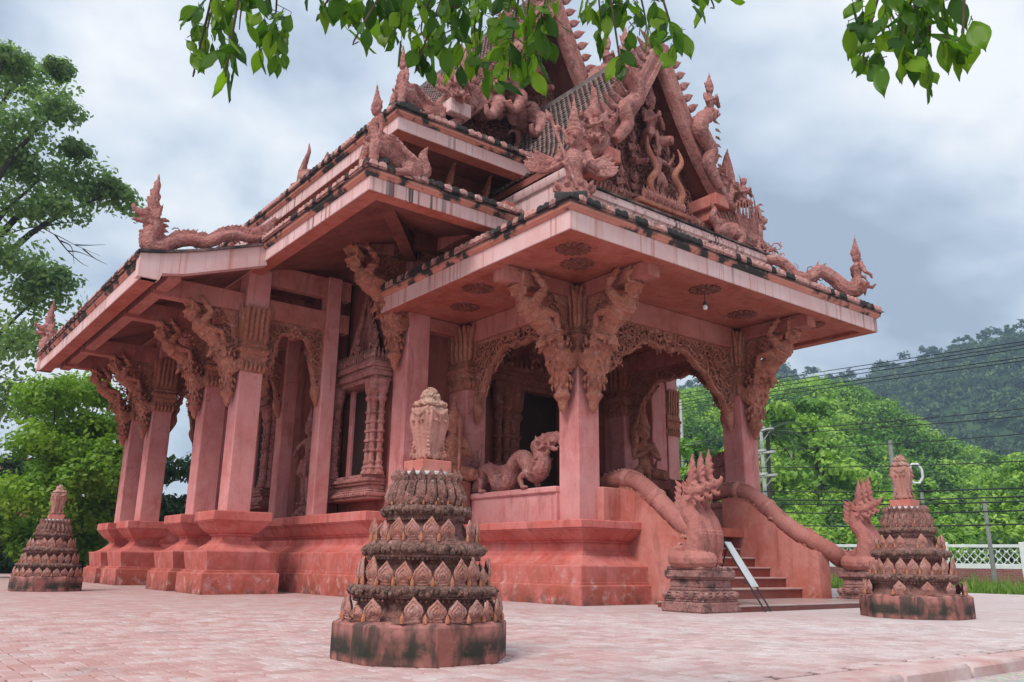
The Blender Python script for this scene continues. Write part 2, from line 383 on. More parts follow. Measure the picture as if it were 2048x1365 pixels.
# ---------------------------------------------------------------- the temple: massing
XC = 12.72
def mx(x): return 2*XC-x
T = empty('temple', (XC, 20, 0), 'terracotta temple with tiered roofs, carved pillars and a front staircase', 'temple')
MIR = Matrix.Translation((2*XC, 0, 0))@Matrix.Diagonal((-1, 1, 1, 1))
def mirrored(mb):
    q = MB(); q.v = [(2*XC-p[0], p[1], p[2]) for p in mb.v]; q.f = [f[::-1] for f in mb.f]; return q
def flat(mb, pts): return mb.add(pts, [tuple(range(len(pts)))])

# plinth of the porch and of the hall
PROF = [(0, 0), (0, .29), (.015, .31), (.05, .315), (.05, .345), (.06, .35), (.06, .60), (.075, .62), (.17, .625), (.22, .645), (.30, .70), (.38, .775), (.41, .78),
        (.41, .815), (.45, .82), (.45, .855), (.49, .86), (.49, .995), (.45, 1.0), (.45, 1.03), (.41, 1.035), (.37, 1.06), (.31, 1.12), (.245, 1.195), (.215, 1.205), (.215, 1.23), (.19, 1.235), (.19, 1.345), (.205, 1.36), (.9, 1.36)]
for side in (0, 1):
    mb = MB().sweep([(9.316, 15.4), (9.316, 10.05), (10.95, 10.05)], PROF); part('porch_plinth', mirrored(mb) if side else mb, 'plinth_plaster', T, 30)
HPROF = [(0, 0), (0, .37), (.015, .39), (.05, .395), (.05, .43), (.06, .44), (.06, .78), (.08, .80), (.17, .805), (.30, .87), (.38, .93), (.40, .94), (.40, .97), (.44, .975), (.44, 1.10), (.40, 1.11), (.40, 1.14), (.36, 1.15), (.28, 1.25), (.22, 1.355), (.19, 1.36), (.19, 1.38), (.17, 1.385), (.17, 1.545), (.185, 1.56), (1.3, 1.56)]
for side in (0, 1):
    mb = MB().sweep([(7.45, 28.3), (7.45, 13.95), (9.35, 13.95)], HPROF); part('hall_plinth', mirrored(mb) if side else mb, 'plinth_plaster', T, 30)
part('porch_floor', MB().box(9.7, mx(9.7), 10.5, 15.2, 1.2, 1.365), 'soffit_plaster', T)
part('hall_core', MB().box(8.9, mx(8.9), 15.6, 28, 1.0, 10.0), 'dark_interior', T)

# hall walls
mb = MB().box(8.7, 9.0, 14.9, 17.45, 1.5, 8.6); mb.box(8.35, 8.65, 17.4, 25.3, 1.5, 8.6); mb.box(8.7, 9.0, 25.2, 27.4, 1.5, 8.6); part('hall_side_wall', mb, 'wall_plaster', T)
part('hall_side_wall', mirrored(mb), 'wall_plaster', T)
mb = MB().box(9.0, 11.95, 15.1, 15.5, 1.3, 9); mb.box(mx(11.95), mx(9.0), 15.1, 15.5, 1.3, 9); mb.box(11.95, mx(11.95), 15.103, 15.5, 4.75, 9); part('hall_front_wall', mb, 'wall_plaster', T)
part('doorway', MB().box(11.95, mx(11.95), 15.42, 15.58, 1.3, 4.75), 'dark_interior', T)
mb = MB().box(8.3, mx(8.3), 13.95, 14.2, 7.0, 9.2); mb.box(8.3, 8.55, 14.2, 28, 7.0, 9.2); mb.box(mx(8.55), mx(8.3), 14.2, 28, 7.0, 9.2); part('clerestory_wall', mb, 'eave_shade', T)

# pillars -----------------------------------------------------------
def capital_mesh(h=.265):
    mb = MB(); path = [(-h, -h), (h, -h), (h, h), (-h, h)]
    pr = [(0.0, 0), (-.015, .02), (-.015, .27), (-.04, .30), (-.05, .35), (-.03, .39), (-.07, .43), (-.07, .50), (-.02, .54), (-.045, .58), (-.01, .63), (0, .70), (-.005, 1.15), (-.04, 1.32), (-.05, 1.40), (.05, 1.41)]
    mb.sweep(path, pr, True)
    for sx, sy, ax in ((0, -1, 'x'), (0, 1, 'x'), (-1, 0, 'y'), (1, 0, 'y')):
        for k in range(5):
            a = (-1+k*.5)*h*.88
            P = [(.01, .66), (.03, .80), (.028, 1.05), (.05, 1.25), (.095, 1.40), (.085, 1.46)]
            pts = [(a if ax == 'x' else sx*(h+o), a if ax == 'y' else sy*(h+o), z) for o, z in P]
            mb.tube(pts, [.028, .048, .045, .05, .035, .008], 6)
        for k in range(6):
            a = (-1+k*.4)*h*.95
            def q(o, d, z): return (a+d if ax == 'x' else sx*(h+o), a+d if ax == 'y' else sy*(h+o), z)
            mb.tube([q(.015, 0, .03), q(.045, 0, .13), q(.02, 0, .27)], [.035, .05, .01], 5); mb.tube([q(.07, 0, .43), q(.09, .02, .465), q(.07, 0, .50)], [.01, .035, .01], 5)
    return mb.mesh('capital', 40)
CAP = capital_mesh()
def pillar(x0, x1, y0, y1, z0, z1, cap=None, name='pillar', mat='pillar_plaster'):
    o = part(name, MB().bbox(x0, x1, y0, y1, z0, z1, .02), mat, T)
    if cap is not None:
        c = link('capital', CAP, 'carved_terracotta', o, ((x0+x1)/2, (y0+y1)/2, cap), scale=((x1-x0)/.53, (y1-y0)/.53, 1))
    return o
for x0 in (10.05, mx(10.58)): pillar(x0, x0+.53, 10.89, 11.42, 1.36, 5.72, 4.25)
for x0 in (10.05, mx(10.58)): pillar(x0, x0+.53, 14.42, 15.2, 1.36, 5.72, 4.25, 'porch_rear_pillar')
for x0 in (8.7, mx(9.23)): pillar(x0-.02, x0+.53, 14.68, 15.23, 1.5, 7.3, None, 'hall_corner_pillar')
PY = (16.92, 19.0, 23.18, 25.25); PX = 6.13
PEDP = [(.755, 0), (.755, .37), (.74, .39), (.70, .395), (.70, .43), (.635, .44), (.69, .78), (.68, .80), (.58, .805), (.47, .86), (.385, .93), (.36, .94), (.36, .965), (.33, .97), (.33, 1.0), (.295, 1.005), (.295, 1.09), (.33, 1.095), (.33, 1.13), (.37, 1.14), (.41, 1.17), (.50, 1.28), (.545, 1.355), (.565, 1.36), (.565, 1.38), (.58, 1.385), (.58, 1.545), (.565, 1.56), (.2, 1.565)]
for side in (0, 1):
    cx = mx(PX) if side else PX
    for y in PY:
        o = pillar(cx-.25, cx+.25, y-.25, y+.25, 1.56, 6.72, 4.42, 'veranda_pillar')
        part('pedestal', MB().sweep([(cx-.755, y-.755), (cx+.755, y-.755), (cx+.755, y+.755), (cx-.755, y+.755)], [(.755-h, z) for h, z in PEDP], True), 'plinth_plaster', o, 30)
        if not side: pillar(7.76, 8.10, y-.17, y+.17, 1.56, 6.95, None, 'wall_pier')

# beams, soffits, fascias, skirt roofs --------------------------------
def beam(x0, x1, y0, y1, z0, z1, name='beam'): return part(name, MB().bbox(x0, x1, y0, y1, z0, z1, .012), 'beam_plaster', T)
beam(10.13, 10.50, 11.42, 14.45, 5.32, 5.78); beam(mx(10.50), mx(10.13), 11.42, 14.45, 5.32, 5.78); beam(10.58, mx(10.58), 10.97, 11.33, 5.32, 5.78)
for x0, x1 in ((8.38, 10.05), (mx(10.05), mx(8.38))): beam(x0, x1, 11.0, 11.30, 5.50, 5.78); beam(x0, x1, 14.72, 15.05, 5.50, 5.78)
for x0 in (10.17, mx(10.46)): beam(x0, x0+.29, 9.2, 10.89, 5.50, 5.78)
for y in PY:
    beam(6.38, 8.35, y-.13, y+.13, 5.68, 6.12); beam(6.38, 8.35, y-.13, y+.13, 6.46, 6.92); beam(4.0, 5.88, y-.13, y+.13, 5.74, 6.15)
beam(5.97, 6.3, 17.17, 25.0, 5.9, 6.3)
beam(6.1, 8.7, 14.8, 15.1, 7.02, 7.35); beam(8.86, 9.1, 11.6, 14.7, 7.02, 7.35)
# diagonal corner beam of the lower main roof
mb = MB(); d = Vector((-1, -1.16, 0)).normalized(); mb.obox((7.35, 13.15, 7.1), (.26, 4.0, .34), Matrix.Rotation(math.atan2(-d.x, d.y), 3, 'Z')); part('hip_beam', mb, 'eave_shade', T)

def capped(mb, path, prof, closed_poly):
    """close the two ends of a swept board"""
    mb.sweep(path, prof); n = len(path); m = len(prof); o = len(mb.v)-n*m
    mb.f.append(tuple(o+k*n for k in range(m))); mb.f.append(tuple(o+k*n+n-1 for k in range(m))[::-1]); return mb
TILE = None
def eave_tile_mesh():
    mb = MB(); n = 7; ring = []
    prof = [(-.078, -.055), (-.074, .02), (-.052, .058), (0, .078), (.052, .058), (.074, .02), (.078, -.055)]
    rr = [[(x*.94, -.0, z*.9) for x, z in prof], [(x, .012, z) for x, z in prof], [(x, .17, z+.055) for x, z in prof], [(x*.96, .42, z+.15) for x, z in prof]]
    mb.rings(rr); return mb.mesh('eave_tile', 50)
TILE = eave_tile_mesh(); TILE.materials.append(MATS['eave_tile_clay'])
def tile_row(a, b, z, inward, parent, jit=.006, step=.158):
    a = Vector((*a, z)); b = Vector((*b, z)); L = (b-a).length; n = int(L/step); d = (b-a)/n; rz = math.atan2(inward[1], inward[0])-math.pi/2
    off = world_of(parent)
    for i in range(n):
        p = a+d*(i+.5); link('eave_tile', TILE, None, parent, (p.x-off.x, p.y-off.y, z-off.z+random.uniform(-jit, jit)), (0, random.uniform(-.05, .05), rz+random.uniform(-.03, .03)))
def eave(name, path, zb, hf, lip, thick=.26, rise=None, inset=None, rows=()):
    """fascia board + lip moulding + tile sheet along one eave path; returns the roof part"""
    o = part(name, capped(MB(), path, [(-.14, zb+hf+.13), (inset, rise), (inset, rise-.12), (.02, zb+hf+.02)], True), 'roof_tile', T)
    part('fascia', capped(MB(), path, [(.012, zb+.001), (0, zb+.012), (0, zb+hf), (.05, zb+hf), (.05, zb+.001)], True), 'fascia_plaster', o)
    part('fascia_underside', capped(MB(), path, [(thick, zb+.14), (thick, zb), (.013, zb), (.06, zb+.14)], True), 'soffit_plaster', o)
    part('eave_moulding', capped(MB(), path, [(.06, zb+hf-.02), (-.02, zb+hf-.02), (-lip*.75, zb+hf+.02), (-lip, zb+hf+.03), (-lip, zb+hf+.085), (.06, zb+hf+.10)], True), 'lip_plaster', o)
    part('eave_cap', capped(MB(), path, [(.0, zb+hf+.085), (-lip-.012, zb+hf+.085), (-lip-.012, zb+hf+.115), (.0, zb+hf+.125)], True), 'eave_cap', o)
    for a, b, inw in rows: tile_row(a, b, zb+hf+.165, inw, o)
    return o
porch_roof = eave('porch_skirt_roof', [(8.12, 14.9), (8.12, 8.94), (17.32, 8.94), (17.32, 14.9)], 5.708, .34, .07, .26, 7.1, 1.5,
                  (((8.0, 14.9), (8.0, 8.85), (1, 0)), ((8.05, 8.82), (17.39, 8.82), (0, 1))))
part('porch_soffit', MB().box(8.3, mx(8.3), 9.1, 15.1, 5.79, 5.83), 'soffit_plaster', T)
t1_path_l = [(5.85, 30.5), (5.85, 11.38), (9.6, 11.38)]
t1 = eave('lower_hall_roof', t1_path_l, 6.58, .27, .07, .30, 7.62, 2.4, (((5.73, 22), (5.73, 11.3), (1, 0)), ((5.78, 11.26), (9.4, 11.26), (0, 1))))
t1r = part('lower_hall_roof', mirrored(MB().sweep(t1_path_l, [(.3, 6.58), (0, 6.58), (0, 6.95), (2.4, 7.62)])), 'roof_tile', T)
mb = MB().sweep([(5.85, 30.5), (5.85, 11.38), (9.9, 11.38)], [(.3, 6.72), (2.5, 7.30)]); part('lower_hall_soffit', mb, 'eave_shade', T)
t2_path_l = [(6.95, 29.4), (6.95, 12.51), (10.42, 12.51)]
t2 = eave('upper_hall_roof', t2_path_l, 8.58, .29, .075, .32, 10.35, 2.45, (((6.82, 24), (6.82, 12.44), (1, 0)), ((6.88, 12.38), (10.3, 12.38), (0, 1))))
part('upper_hall_roof', mirrored(MB().sweep(t2_path_l, [(.3, 8.58), (0, 8.58), (0, 9.0), (2.45, 10.35)])), 'roof_tile', T)
part('upper_hall_soffit', MB().sweep([(6.95, 29.4), (6.95, 12.51), (11, 12.51)], [(.3, 8.70), (1.7, 8.95)]), 'eave_shade', T)
# side veranda roof (left) with its verge boards
sv = eave('veranda_roof', [(3.54, 26.26), (3.54, 15.84)], 5.72, .30, .06, .30, 6.95, 2.3, (((3.43, 26.2), (3.43, 15.9), (1, 0)),))
for y0, y1 in ((15.78, 16.0), (26.1, 26.32)):
    mb = MB().prism([(3.47, 5.72), (3.86, 5.72), (3.9, 5.86), (4.3, 5.94), (5.9, 6.50), (5.9, 6.93), (4.6, 6.47), (3.9, 6.26), (3.47, 6.17)], y0, y1, 'y'); part('verge_board', mb, 'fascia_plaster', sv)
    part('verge_cap', MB().prism([(3.42, 6.172), (3.9, 6.262), (4.6, 6.472), (5.9, 6.932), (5.9, 6.985), (4.6, 6.525), (3.9, 6.315), (3.42, 6.225)], y0-.05, y1+.05, 'y'), 'eave_cap', sv)
mb = MB(); flat(mb, [(3.8, 15.9, 5.9), (3.8, 26.2, 5.9), (5.95, 26.2, 6.62), (5.95, 15.9, 6.62)]); part('veranda_soffit', mb, 'eave_shade', T)
part('veranda_purlin', MB().bbox(4.05, 4.3, 15.95, 26.15, 5.82, 6.0, .01), 'beam_plaster', T)

# box base above the porch skirt
BP = [(0, 6.9), (0, 7.22), (-.03, 7.23), (-.05, 7.28), (-.09, 7.30), (-.10, 7.38), (-.07, 7.40), (-.07, 7.45), (.0, 7.46), (.02, 7.5), (.8, 7.5)]
bpath = [(9.9, 15.0), (9.9, 10.38), (mx(9.9), 10.38), (mx(9.9), 15.0)]
base = part('gable_base', MB().sweep(bpath, BP), 'fascia_plaster', T, 30)
part('base_cap', MB().sweep(bpath, [(.02, 7.461), (-.11, 7.465), (-.11, 7.50), (.1, 7.53)]), 'eave_cap', base)
for s_ in (0, 1):
    mb = capped(MB(), [(9.98, 15.0), (9.98, 11.1)], [(.3, 7.5), (0, 7.5), (0, 7.98), (-.05, 8.0), (-.08, 8.06), (-.08, 8.17), (0, 8.2), (.3, 8.2)], True)
    part('gable_side_fascia', mirrored(mb) if s_ else mb, 'fascia_plaster', T, 30)

# gables ----------------------------------------------------------------
def gable(name, prof, y0, y1, thick, zoff, parent_label, tiles=(), nrow=20):
    """prof: (offset from the ridge plane, z) from ridge to eave"""
    pp = [(p.x, p.y) for p in spline([(a, b, 0) for a, b in prof], 5)]
    o = None
    for sg in (-1, 1):
        top = [(XC+sg*a, b) for a, b in pp]; bot = [(XC+sg*a, b-thick) for a, b in pp]
        q = part(name, MB().prism(top+bot[::-1], y0+.03, y1, 'y'), 'wall_plaster', T)
        if sg < 0: o = q
        if sg in tiles:
            # overlapping tile courses, joined: each tile is a few pixels
            mb = MB(); L = [0]
            for i in range(1, len(pp)): L.append(L[-1]+math.dist(pp[i], pp[i-1]))
            def onc(s):
                s = min(max(s, 0), L[-1]-1e-4)
                for i in range(len(pp)-1):
                    if L[i+1] >= s:
                        t = (s-L[i])/(L[i+1]-L[i]); a = pp[i][0]+(pp[i+1][0]-pp[i][0])*t; b = pp[i][1]+(pp[i+1][1]-pp[i][1])*t
                        d = Vector((pp[i+1][0]-pp[i][0], pp[i+1][1]-pp[i][1])).normalized(); return a, b, d
            rn = random.Random(5); rowh = L[-1]/nrow; tw = .17; ny = int((y1-y0-.1)/tw)
            for r in range(nrow):
                a0, b0, d0 = onc(r*rowh); a1, b1, d1 = onc((r+1)*rowh+.04); nx, nz = -d0.y, d0.x
                for k in range(ny):
                    yy = y0+.08+k*tw+(.5*tw if r % 2 else 0); h0 = .025+rn.uniform(0, .006); h1 = .062+rn.uniform(-.008, .012)
                    A = Vector((XC+sg*(a0+nx*h0), yy, b0+nz*h0)); B = Vector((XC+sg*(a1+nx*h1), yy, b1+nz*h1)); ym = yy+tw*.5
                    wv = tw*.47
                    up = Vector((sg*nx, 0, nz))*.03
                    vs_ = [A+Vector((0, -wv, 0)), A+up, A+Vector((0, wv, 0)), B+Vector((0, -wv, 0)), B+Vector((0, -wv*.5, 0))+up*1.0, B+Vector((0, wv*.5, 0))+up*1.0, B+Vector((0, wv, 0)), B-up*1.4]
                    mb.add(vs_, [(0, 1, 4, 3), (1, 2, 6, 5), (1, 5, 4), (3, 4, 5, 6, 7)])
            part('roof_tiles', mb, 'roof_tile', q, kind='stuff')
    return o, pp
GP = [(0, 12.25), (.28, 11.72), (.62, 11.08), (1.02, 10.38), (1.47, 9.72), (1.98, 9.12), (2.66, 8.5)]
pg, pgp = gable('porch_gable_roof', GP, 11.02, 15.7, .16, 0, '', (-1,), 34)
HP = [(0, 15.95), (.4, 15.1), (.9, 14.1), (1.5, 13.05), (2.1, 12.15), (2.75, 11.4), (3.5, 10.7)]
hg, hgp = gable('hall_gable_roof', HP, 14.72, 27.5, .2, 0, '', (-1,), 38)
part('ridge', MB().box(XC-.09, XC+.09, 11.0, 15.7, 12.2, 12.34), 'ridge_cap', pg); part('ridge', MB().box(XC-.1, XC+.1, 14.7, 27.5, 15.9, 16.08), 'ridge_cap', hg)
def bargeboard(pp, y, w, d, parent, name='bargeboard'):
    for sg in (-1, 1):
        a = [Vector((XC+sg*(x), z)) for x, z in pp]; mb = MB(); rr = []
        for i, p in enumerate(a):
            t = (a[min(i+1, len(a)-1)]-a[max(i-1, 0)]).normalized(); nrm = Vector((-t.y, t.x))*sg*-1
            if nrm.y < 0: nrm = -nrm
            rr.append([(p.x+nrm.x*o, y+dd, p.y+nrm.y*o) for o, dd in ((.10, 0), (.12, d), (-w*.45, d), (-w*.45, -.03), (-w*.25, -.05), (-w, -.02), (-w, d*.9), (-w*.45, -.035), (-w*.2, -.06), (0, -.05))][:0] or
                      [(p.x+nrm.x*o, y+dd, p.y+nrm.y*o) for o, dd in ((.10, 0), (.06, -.05), (-.05, -.05), (-.08, -.02), (-w*.55, -.02), (-w*.6, -.06), (-w*.9, -.06), (-w, 0), (-w, d), (.10, d))])
        mb.rings(rr); part(name, mb, 'carved_pink', parent, 35)
bargeboard(pgp, 10.95, .34, .16, pg); bargeboard(hgp, 14.62, .42, .18, hg)
for s_ in (0, 1):
    mb = MB().bbox(10.72, 11.2, 10.78, 12.2, 8.56, 8.86, .02); mb.bbox(10.62, 11.1, 10.95, 12.2, 8.30, 8.562, .02); part('purlin_end', mirrored(mb) if s_ else mb, 'stair_wall_plaster', pg)
    mb = MB().bbox(9.35, 9.95, 14.4, 16, 10.75, 11.1, .02); mb.bbox(9.2, 9.8, 14.6, 16, 10.45, 10.752, .02); part('purlin_end', mirrored(mb) if s_ else mb, 'fascia_plaster', hg)

# staircase ---------------------------------------------------------------
st = part('staircase', MB().box(11.2, 14.25, 9.30, 11.6, 0.02, .12), 'step_riser_tile', T)
for k in range(1, 8):
    y = 9.273+.335*(k-1); z = .0907+.18*k
    stp = part('step', MB().box(11.25, 14.2, y, 11.6, z-.18, z-.03), 'step_riser_tile', st); part('tread', MB().bbox(11.25, 14.2, y-.025, y+.36, z-.03, z, .008), 'step_tread_tile', stp)
ld = part('landing', MB().box(10.25, 15.2, 7.75, 9.3, 0.0, .07), 'step_riser_tile', T); part('landing_top', MB().bbox(10.234, 15.22, 7.726, 9.3, .068, .0907, .006), 'landing_tile', ld)
CUR = [(11.0, 1.99), (10.72, 1.98), (10.45, 1.90), (10.2, 1.75), (9.9, 1.50), (9.6, 1.25), (9.3, 1.06), (9.05, .96), (8.88, .91)]
cur = [(p.x, p.y) for p in spline([(a, b, 0) for a, b in CUR], 5)]
def bevel_wall(x0, x1):
    mb = MB(); b = .02; poly = cur+[(8.88, 0), (11.0, 0)]
    mb.prism(poly, x0, x1, 'x'); return mb
for x0 in (10.93, mx(11.28)): part('stair_wall', bevel_wall(x0, x0+.35), 'stair_wall_plaster', T)
for x0, x1 in ((10.5, 10.95), (mx(10.95), mx(10.5))): part('porch_parapet', MB().bbox(x0, x1, 10.74, 11.1, 1.36, 1.98, .015), 'stair_wall_plaster', T)
for x0 in (9.98, mx(10.28)):
    rl = part('porch_railing', MB().box(x0, x0+.30, 11.40, 14.45, 1.36, 1.88), 'pillar_plaster', T); part('rail_cap', MB().bbox(x0-.05, x0+.35, 11.40, 14.45, 1.88, 2.0, .025), 'pillar_plaster', rl)
# ---------------------------------------------------------------- ground
def paver(name, src):
    t = NT(name); g = t.n.new('ShaderNodeNewGeometry'); pos = g.outputs['Position']
    if src == 'attr':
        a = t.n.new('ShaderNodeAttribute'); a.attribute_name = 'tone'; rnd = a.outputs['Fac']
    elif src == 'obj': rnd = t.rnd()
    else: rnd = t.noise(9, 2, .5, 0, t.mapping((1, 1, 1), (0, 0, 0), pos))
    x, y, z = t.sep(pos); gr = t.math('MULTIPLY', t.math('ADD', t.math('SUBTRACT', t.math('MULTIPLY', x, 1.0), t.math('MULTIPLY', y, .55)), 1.2), .11, True)
    big = t.noise(.55, 5, .6, .4, pos); f = t.math('ADD', t.math('MULTIPLY', gr, .55), t.math('SUBTRACT', big, .30), True)
    col = t.ramp(f, [(.15, (.53, .245, .215)), (.75, (.63, .545, .54)), (.45, (.58, .385, .37))])
    col = t.mix(.42, col, t.ramp(rnd, [(0., (.40, .235, .225)), (1., (.70, .615, .61)), (.5, (.57, .415, .405))]))
    col = t.mix(t.ramp(t.noise(3.2, 6, .65, .5, pos), [(.50, 0.), (.68, .65)]), col, (.68, .645, .635)); col = t.mix(t.ramp(t.noise(1.7, 5, .6, .4, t.mapping((1, 1, 1), (0, 0, .7), pos)), [(.56, 0.), (.72, .55)]), col, (.27, .19, .175))
    col = t.mix(t.ramp(t.noise(60, 4, .7, 0, pos), [(.35, .25), (.7, 0.)]), col, (.25, .2, .19))
    return t.done(col, .82, t.noise(70, 5, .6, 0, pos), .35, .004)
paver('paver_brick', 'obj'); paver('paver_mass', 'attr'); paver('paver_far', 'pos')
simple('joint_sand', (.14, .08, .072), (.24, .16, .15), 9, .95, .4)
def herringbone():
    q = .1; g = .0055; bev = .005; items = []
    fx, fy = math.sin(R(38.009)), math.cos(R(38.009)); 
    def ok(x, y):
        if y < 3.06: return False
        d = math.hypot(x, y); az = math.degrees(math.atan2(x, y)); return d < 11.5 and 2 < az < 74
    for iy in range(30, 120):
        for ix in range(0, 112):
            c = (ix+iy) % 4
            if c == 0: x0, x1, y0, y1 = ix*q, (ix+2)*q, iy*q, (iy+1)*q
            elif c == 2: x0, x1, y0, y1 = ix*q, (ix+1)*q, iy*q, (iy+2)*q
            else: continue
            if not ok(x0, y0): continue
            cx, cy = (x0+x1)/2, (y0+y1)/2; items.append((math.hypot(cx-.62*2.2, cy-.79*2.2), x0+g, x1-g, y0+g, y1-g))
    return items
court = MB(); court.add([(-60, 3.05, -.012), (25.6, 3.05, -.012), (25.6, 60, -.012), (-60, 60, -.012)], [(0, 1, 2, 3)])
court = tag(link('pavement', court.mesh('pavement'), 'joint_sand'), kind='structure')
def pave():
    rn = random.Random(4); items = sorted(herringbone()); b = .006
    def block(w, d):
        m = MB().rings([[(-w/2, -d/2, -.03), (w/2, -d/2, -.03), (w/2, d/2, -.03), (-w/2, d/2, -.03)], [(-w/2, -d/2, -b), (w/2, -d/2, -b), (w/2, d/2, -b), (-w/2, d/2, -b)], [(-w/2+b, -d/2+b, 0), (w/2-b, -d/2+b, 0), (w/2-b, d/2-b, 0), (-w/2+b, d/2-b, 0)]]); return m
    H = block(.189, .089); mh = H.mesh('brick'); mh.materials.append(MATS['paver_brick'])
    vis = [i for i in items if True]
    for k, (d, x0, x1, y0, y1) in enumerate(vis[:300]):
        o = link('brick', mh, None, court, ((x0+x1)/2, (y0+y1)/2, rn.uniform(-.002, .0025)), (rn.uniform(-.006, .006), rn.uniform(-.006, .006), (0 if x1-x0 > .15 else math.pi/2)+rn.uniform(-.006, .006)))
    mb = MB(); tone = []
    for (d, x0, x1, y0, y1) in vis[300:]:
        m = Matrix.Translation(((x0+x1)/2, (y0+y1)/2, rn.uniform(-.002, .0025)))@Matrix.Rotation((0 if x1-x0 > .15 else math.pi/2)+rn.uniform(-.006, .006), 4, 'Z'); mb.join(H, m); tone += [rn.random()]*len(H.v)
    me = mb.mesh('bricks'); at = me.attributes.new('tone', 'FLOAT', 'POINT'); at.data.foreach_set('value', tone)
    tag(link('bricks', me, 'paver_mass', court), kind='stuff')
    # worn paving beyond the bricks that can be told apart
    far = MB(); A = [R(2+72*i/24) for i in range(25)]
    far.add([(11.35*math.sin(a), 11.35*math.cos(a), -.003) for a in A]+[(25.6, 3.06, -.003), (25.6, 60, -.003), (-60, 60, -.003), (-60, 3.06, -.003), (.39, 3.06, -.003)], [tuple(range(30))[::-1]])
    me = far.mesh('worn_paving'); link('worn_paving', me, 'paver_far', court)
    bm = bmesh.new(); bm.from_mesh(me); bmesh.ops.triangulate(bm, faces=bm.faces[:]); bm.to_mesh(me); bm.free()
pave()
def gravel():
    t = NT('gravel'); v = t.voro(38, out=1); col = t.ramp(t.noise(2, 5), [(.3, (.46, .40, .37)), (.7, (.60, .55, .52))]); col = t.mix(.25, col, v, 'OVERLAY')
    return t.done(col, .95, t.voro(38), .8, .02)
gravel()
tag(link('gravel_road', MB().add([(-60, -40, -.075), (60, -40, -.075), (60, 2.85, -.075), (-60, 2.85, -.075)], [(0, 1, 2, 3)]).mesh('gravel_road'), 'gravel'), kind='structure')
kb = MB(); n = 60
for i in range(n):
    x0 = -20+i*.9; x1 = x0+.893; yy = 2.93+.035*math.sin(x0*.35); kb = MB().bbox(x0, x1, 2.74+random.uniform(-.008, .008), 3.045, -.10, .012+random.uniform(-.006, .006), .022)
    if i == 0: kr = tag(link('kerb', kb.mesh('kerb', 40), 'kerb_plaster'), kind='structure')
    elif -1 < x0 < 26: link('kerb_stone', kb.mesh('kerb_stone', 40), 'kerb_plaster', kr)
t = NT('grass_soil'); t.done(t.ramp(t.noise(.8, 6, .6), [(.3, (.07, .12, .025)), (.7, (.13, .20, .04))]), .95)
tag(link('ground', MB().add([(-600, -200, -.09), (900, -200, -.09), (900, 900, -.09), (-600, 900, -.09)], [(0, 1, 2, 3)]).mesh('ground'), 'grass_soil'), kind='structure')
tag(link('grass_verge', MB().add([(25.6, 2, -.03), (60, 2, -.03), (60, 60, -.03), (25.6, 60, -.03)], [(0, 1, 2, 3)]).mesh('grass_verge'), 'grass_soil'), kind='structure')
# ---------------------------------------------------------------- sculpture
V = Vector
def crown(mb, c, h=.5, r=.11, tilt=None):
    c = V(c); up = (tilt or V((0, 0, 1))).normalized()
    prof = [(1.0, 0), (1.22, .04), (1.15, .09), (.92, .12), (1.02, .18), (.80, .24), (.86, .30), (.60, .38), (.66, .43), (.42, .52), (.46, .57), (.26, .68), (.28, .72), (.12, .86), (.02, 1.0)]
    mb.tube([c+up*(h*z) for q, z in prof], [max(r*q, .008) for q, z in prof], 10)
def head(mb, c, s=1., fd=(0, -1, 0), cr=.5, beak=False, ears=True):
    c = V(c); f = V(fd).normalized(); side = f.cross(V((0, 0, 1))).normalized(); up = side.cross(f).normalized()
    m = Matrix((side, -f, up)).transposed()
    def P(x, y, z): return c+m@V((x*s, -y*s, z*s))
    mb.ell(P(0, .0, 0), (.095*s, .11*s, .135*s), 12, m); mb.ell(P(0, .03, -.08), (.07*s, .075*s, .06*s), 10, m)
    mb.tube([P(0, .10, .04), P(0, .135, -.03), P(0, .10, -.035)], [.014*s, .026*s, .012*s], 6)
    for k in (-1, 1):
        mb.ell(P(k*.04, .095, .03), (.024*s, .016*s, .012*s), 6, m); mb.tube([P(k*.015, .105, .055), P(k*.045, .10, .068), P(k*.075, .07, .05)], .010*s, 5)
        if ears: mb.tube([P(k*.098, .0, .05), P(k*.118, -.01, 0), P(k*.10, .01, -.08)], [.015*s, .026*s, .02*s], 5); mb.tube([P(k*.10, -.02, .06), P(k*.15, -.05, .16), P(k*.13, -.06, .26)], [.03*s, .025*s, .005*s], 5)
    mb.tube([P(-.035, .095, -.065), P(0, .112, -.068), P(.035, .095, -.065)], .013*s, 5)
    if beak: mb.tube([P(0, .09, .03), P(0, .18, .0), P(0, .20, -.06)], [.05*s, .04*s, .008*s], 7)
    if cr: crown(mb, P(0, -.01, .09), cr*s, .105*s, up); 
    mb.tube([P(.1*math.cos(a), .112*math.sin(a), .075) for a in [i*math.pi/8 for i in range(17)]], .016*s, 5)
def hand(mb, p, d, s=1., side=(1, 0, 0)):
    p = V(p); d = V(d).normalized(); w = V(side); w = (w-d*w.dot(d)).normalized()
    mb.ell(p+d*.045*s, (.045*s,)*3, 8)
    for k, L in ((-1.5, .085), (-.5, .10), (.5, .095), (1.5, .075)): mb.tube([p+d*.06*s+w*k*.02*s, p+d*(.06+L*.6)*s+w*k*.026*s, p+d*(.06+L)*s+w*k*.022*s], [.013*s, .011*s, .006*s], 5)
    mb.tube([p+w*.03*s, p+w*.07*s+d*.03*s, p+w*.08*s+d*.07*s], [.015*s, .013*s, .008*s], 5)
def limb(mb, a, b, c, r): mb.tube([V(a), V(a).lerp(V(b), .5), V(b), V(b).lerp(V(c), .4), V(c)], [r, r*.98, r*.78, r*.8, r*.52], 8)
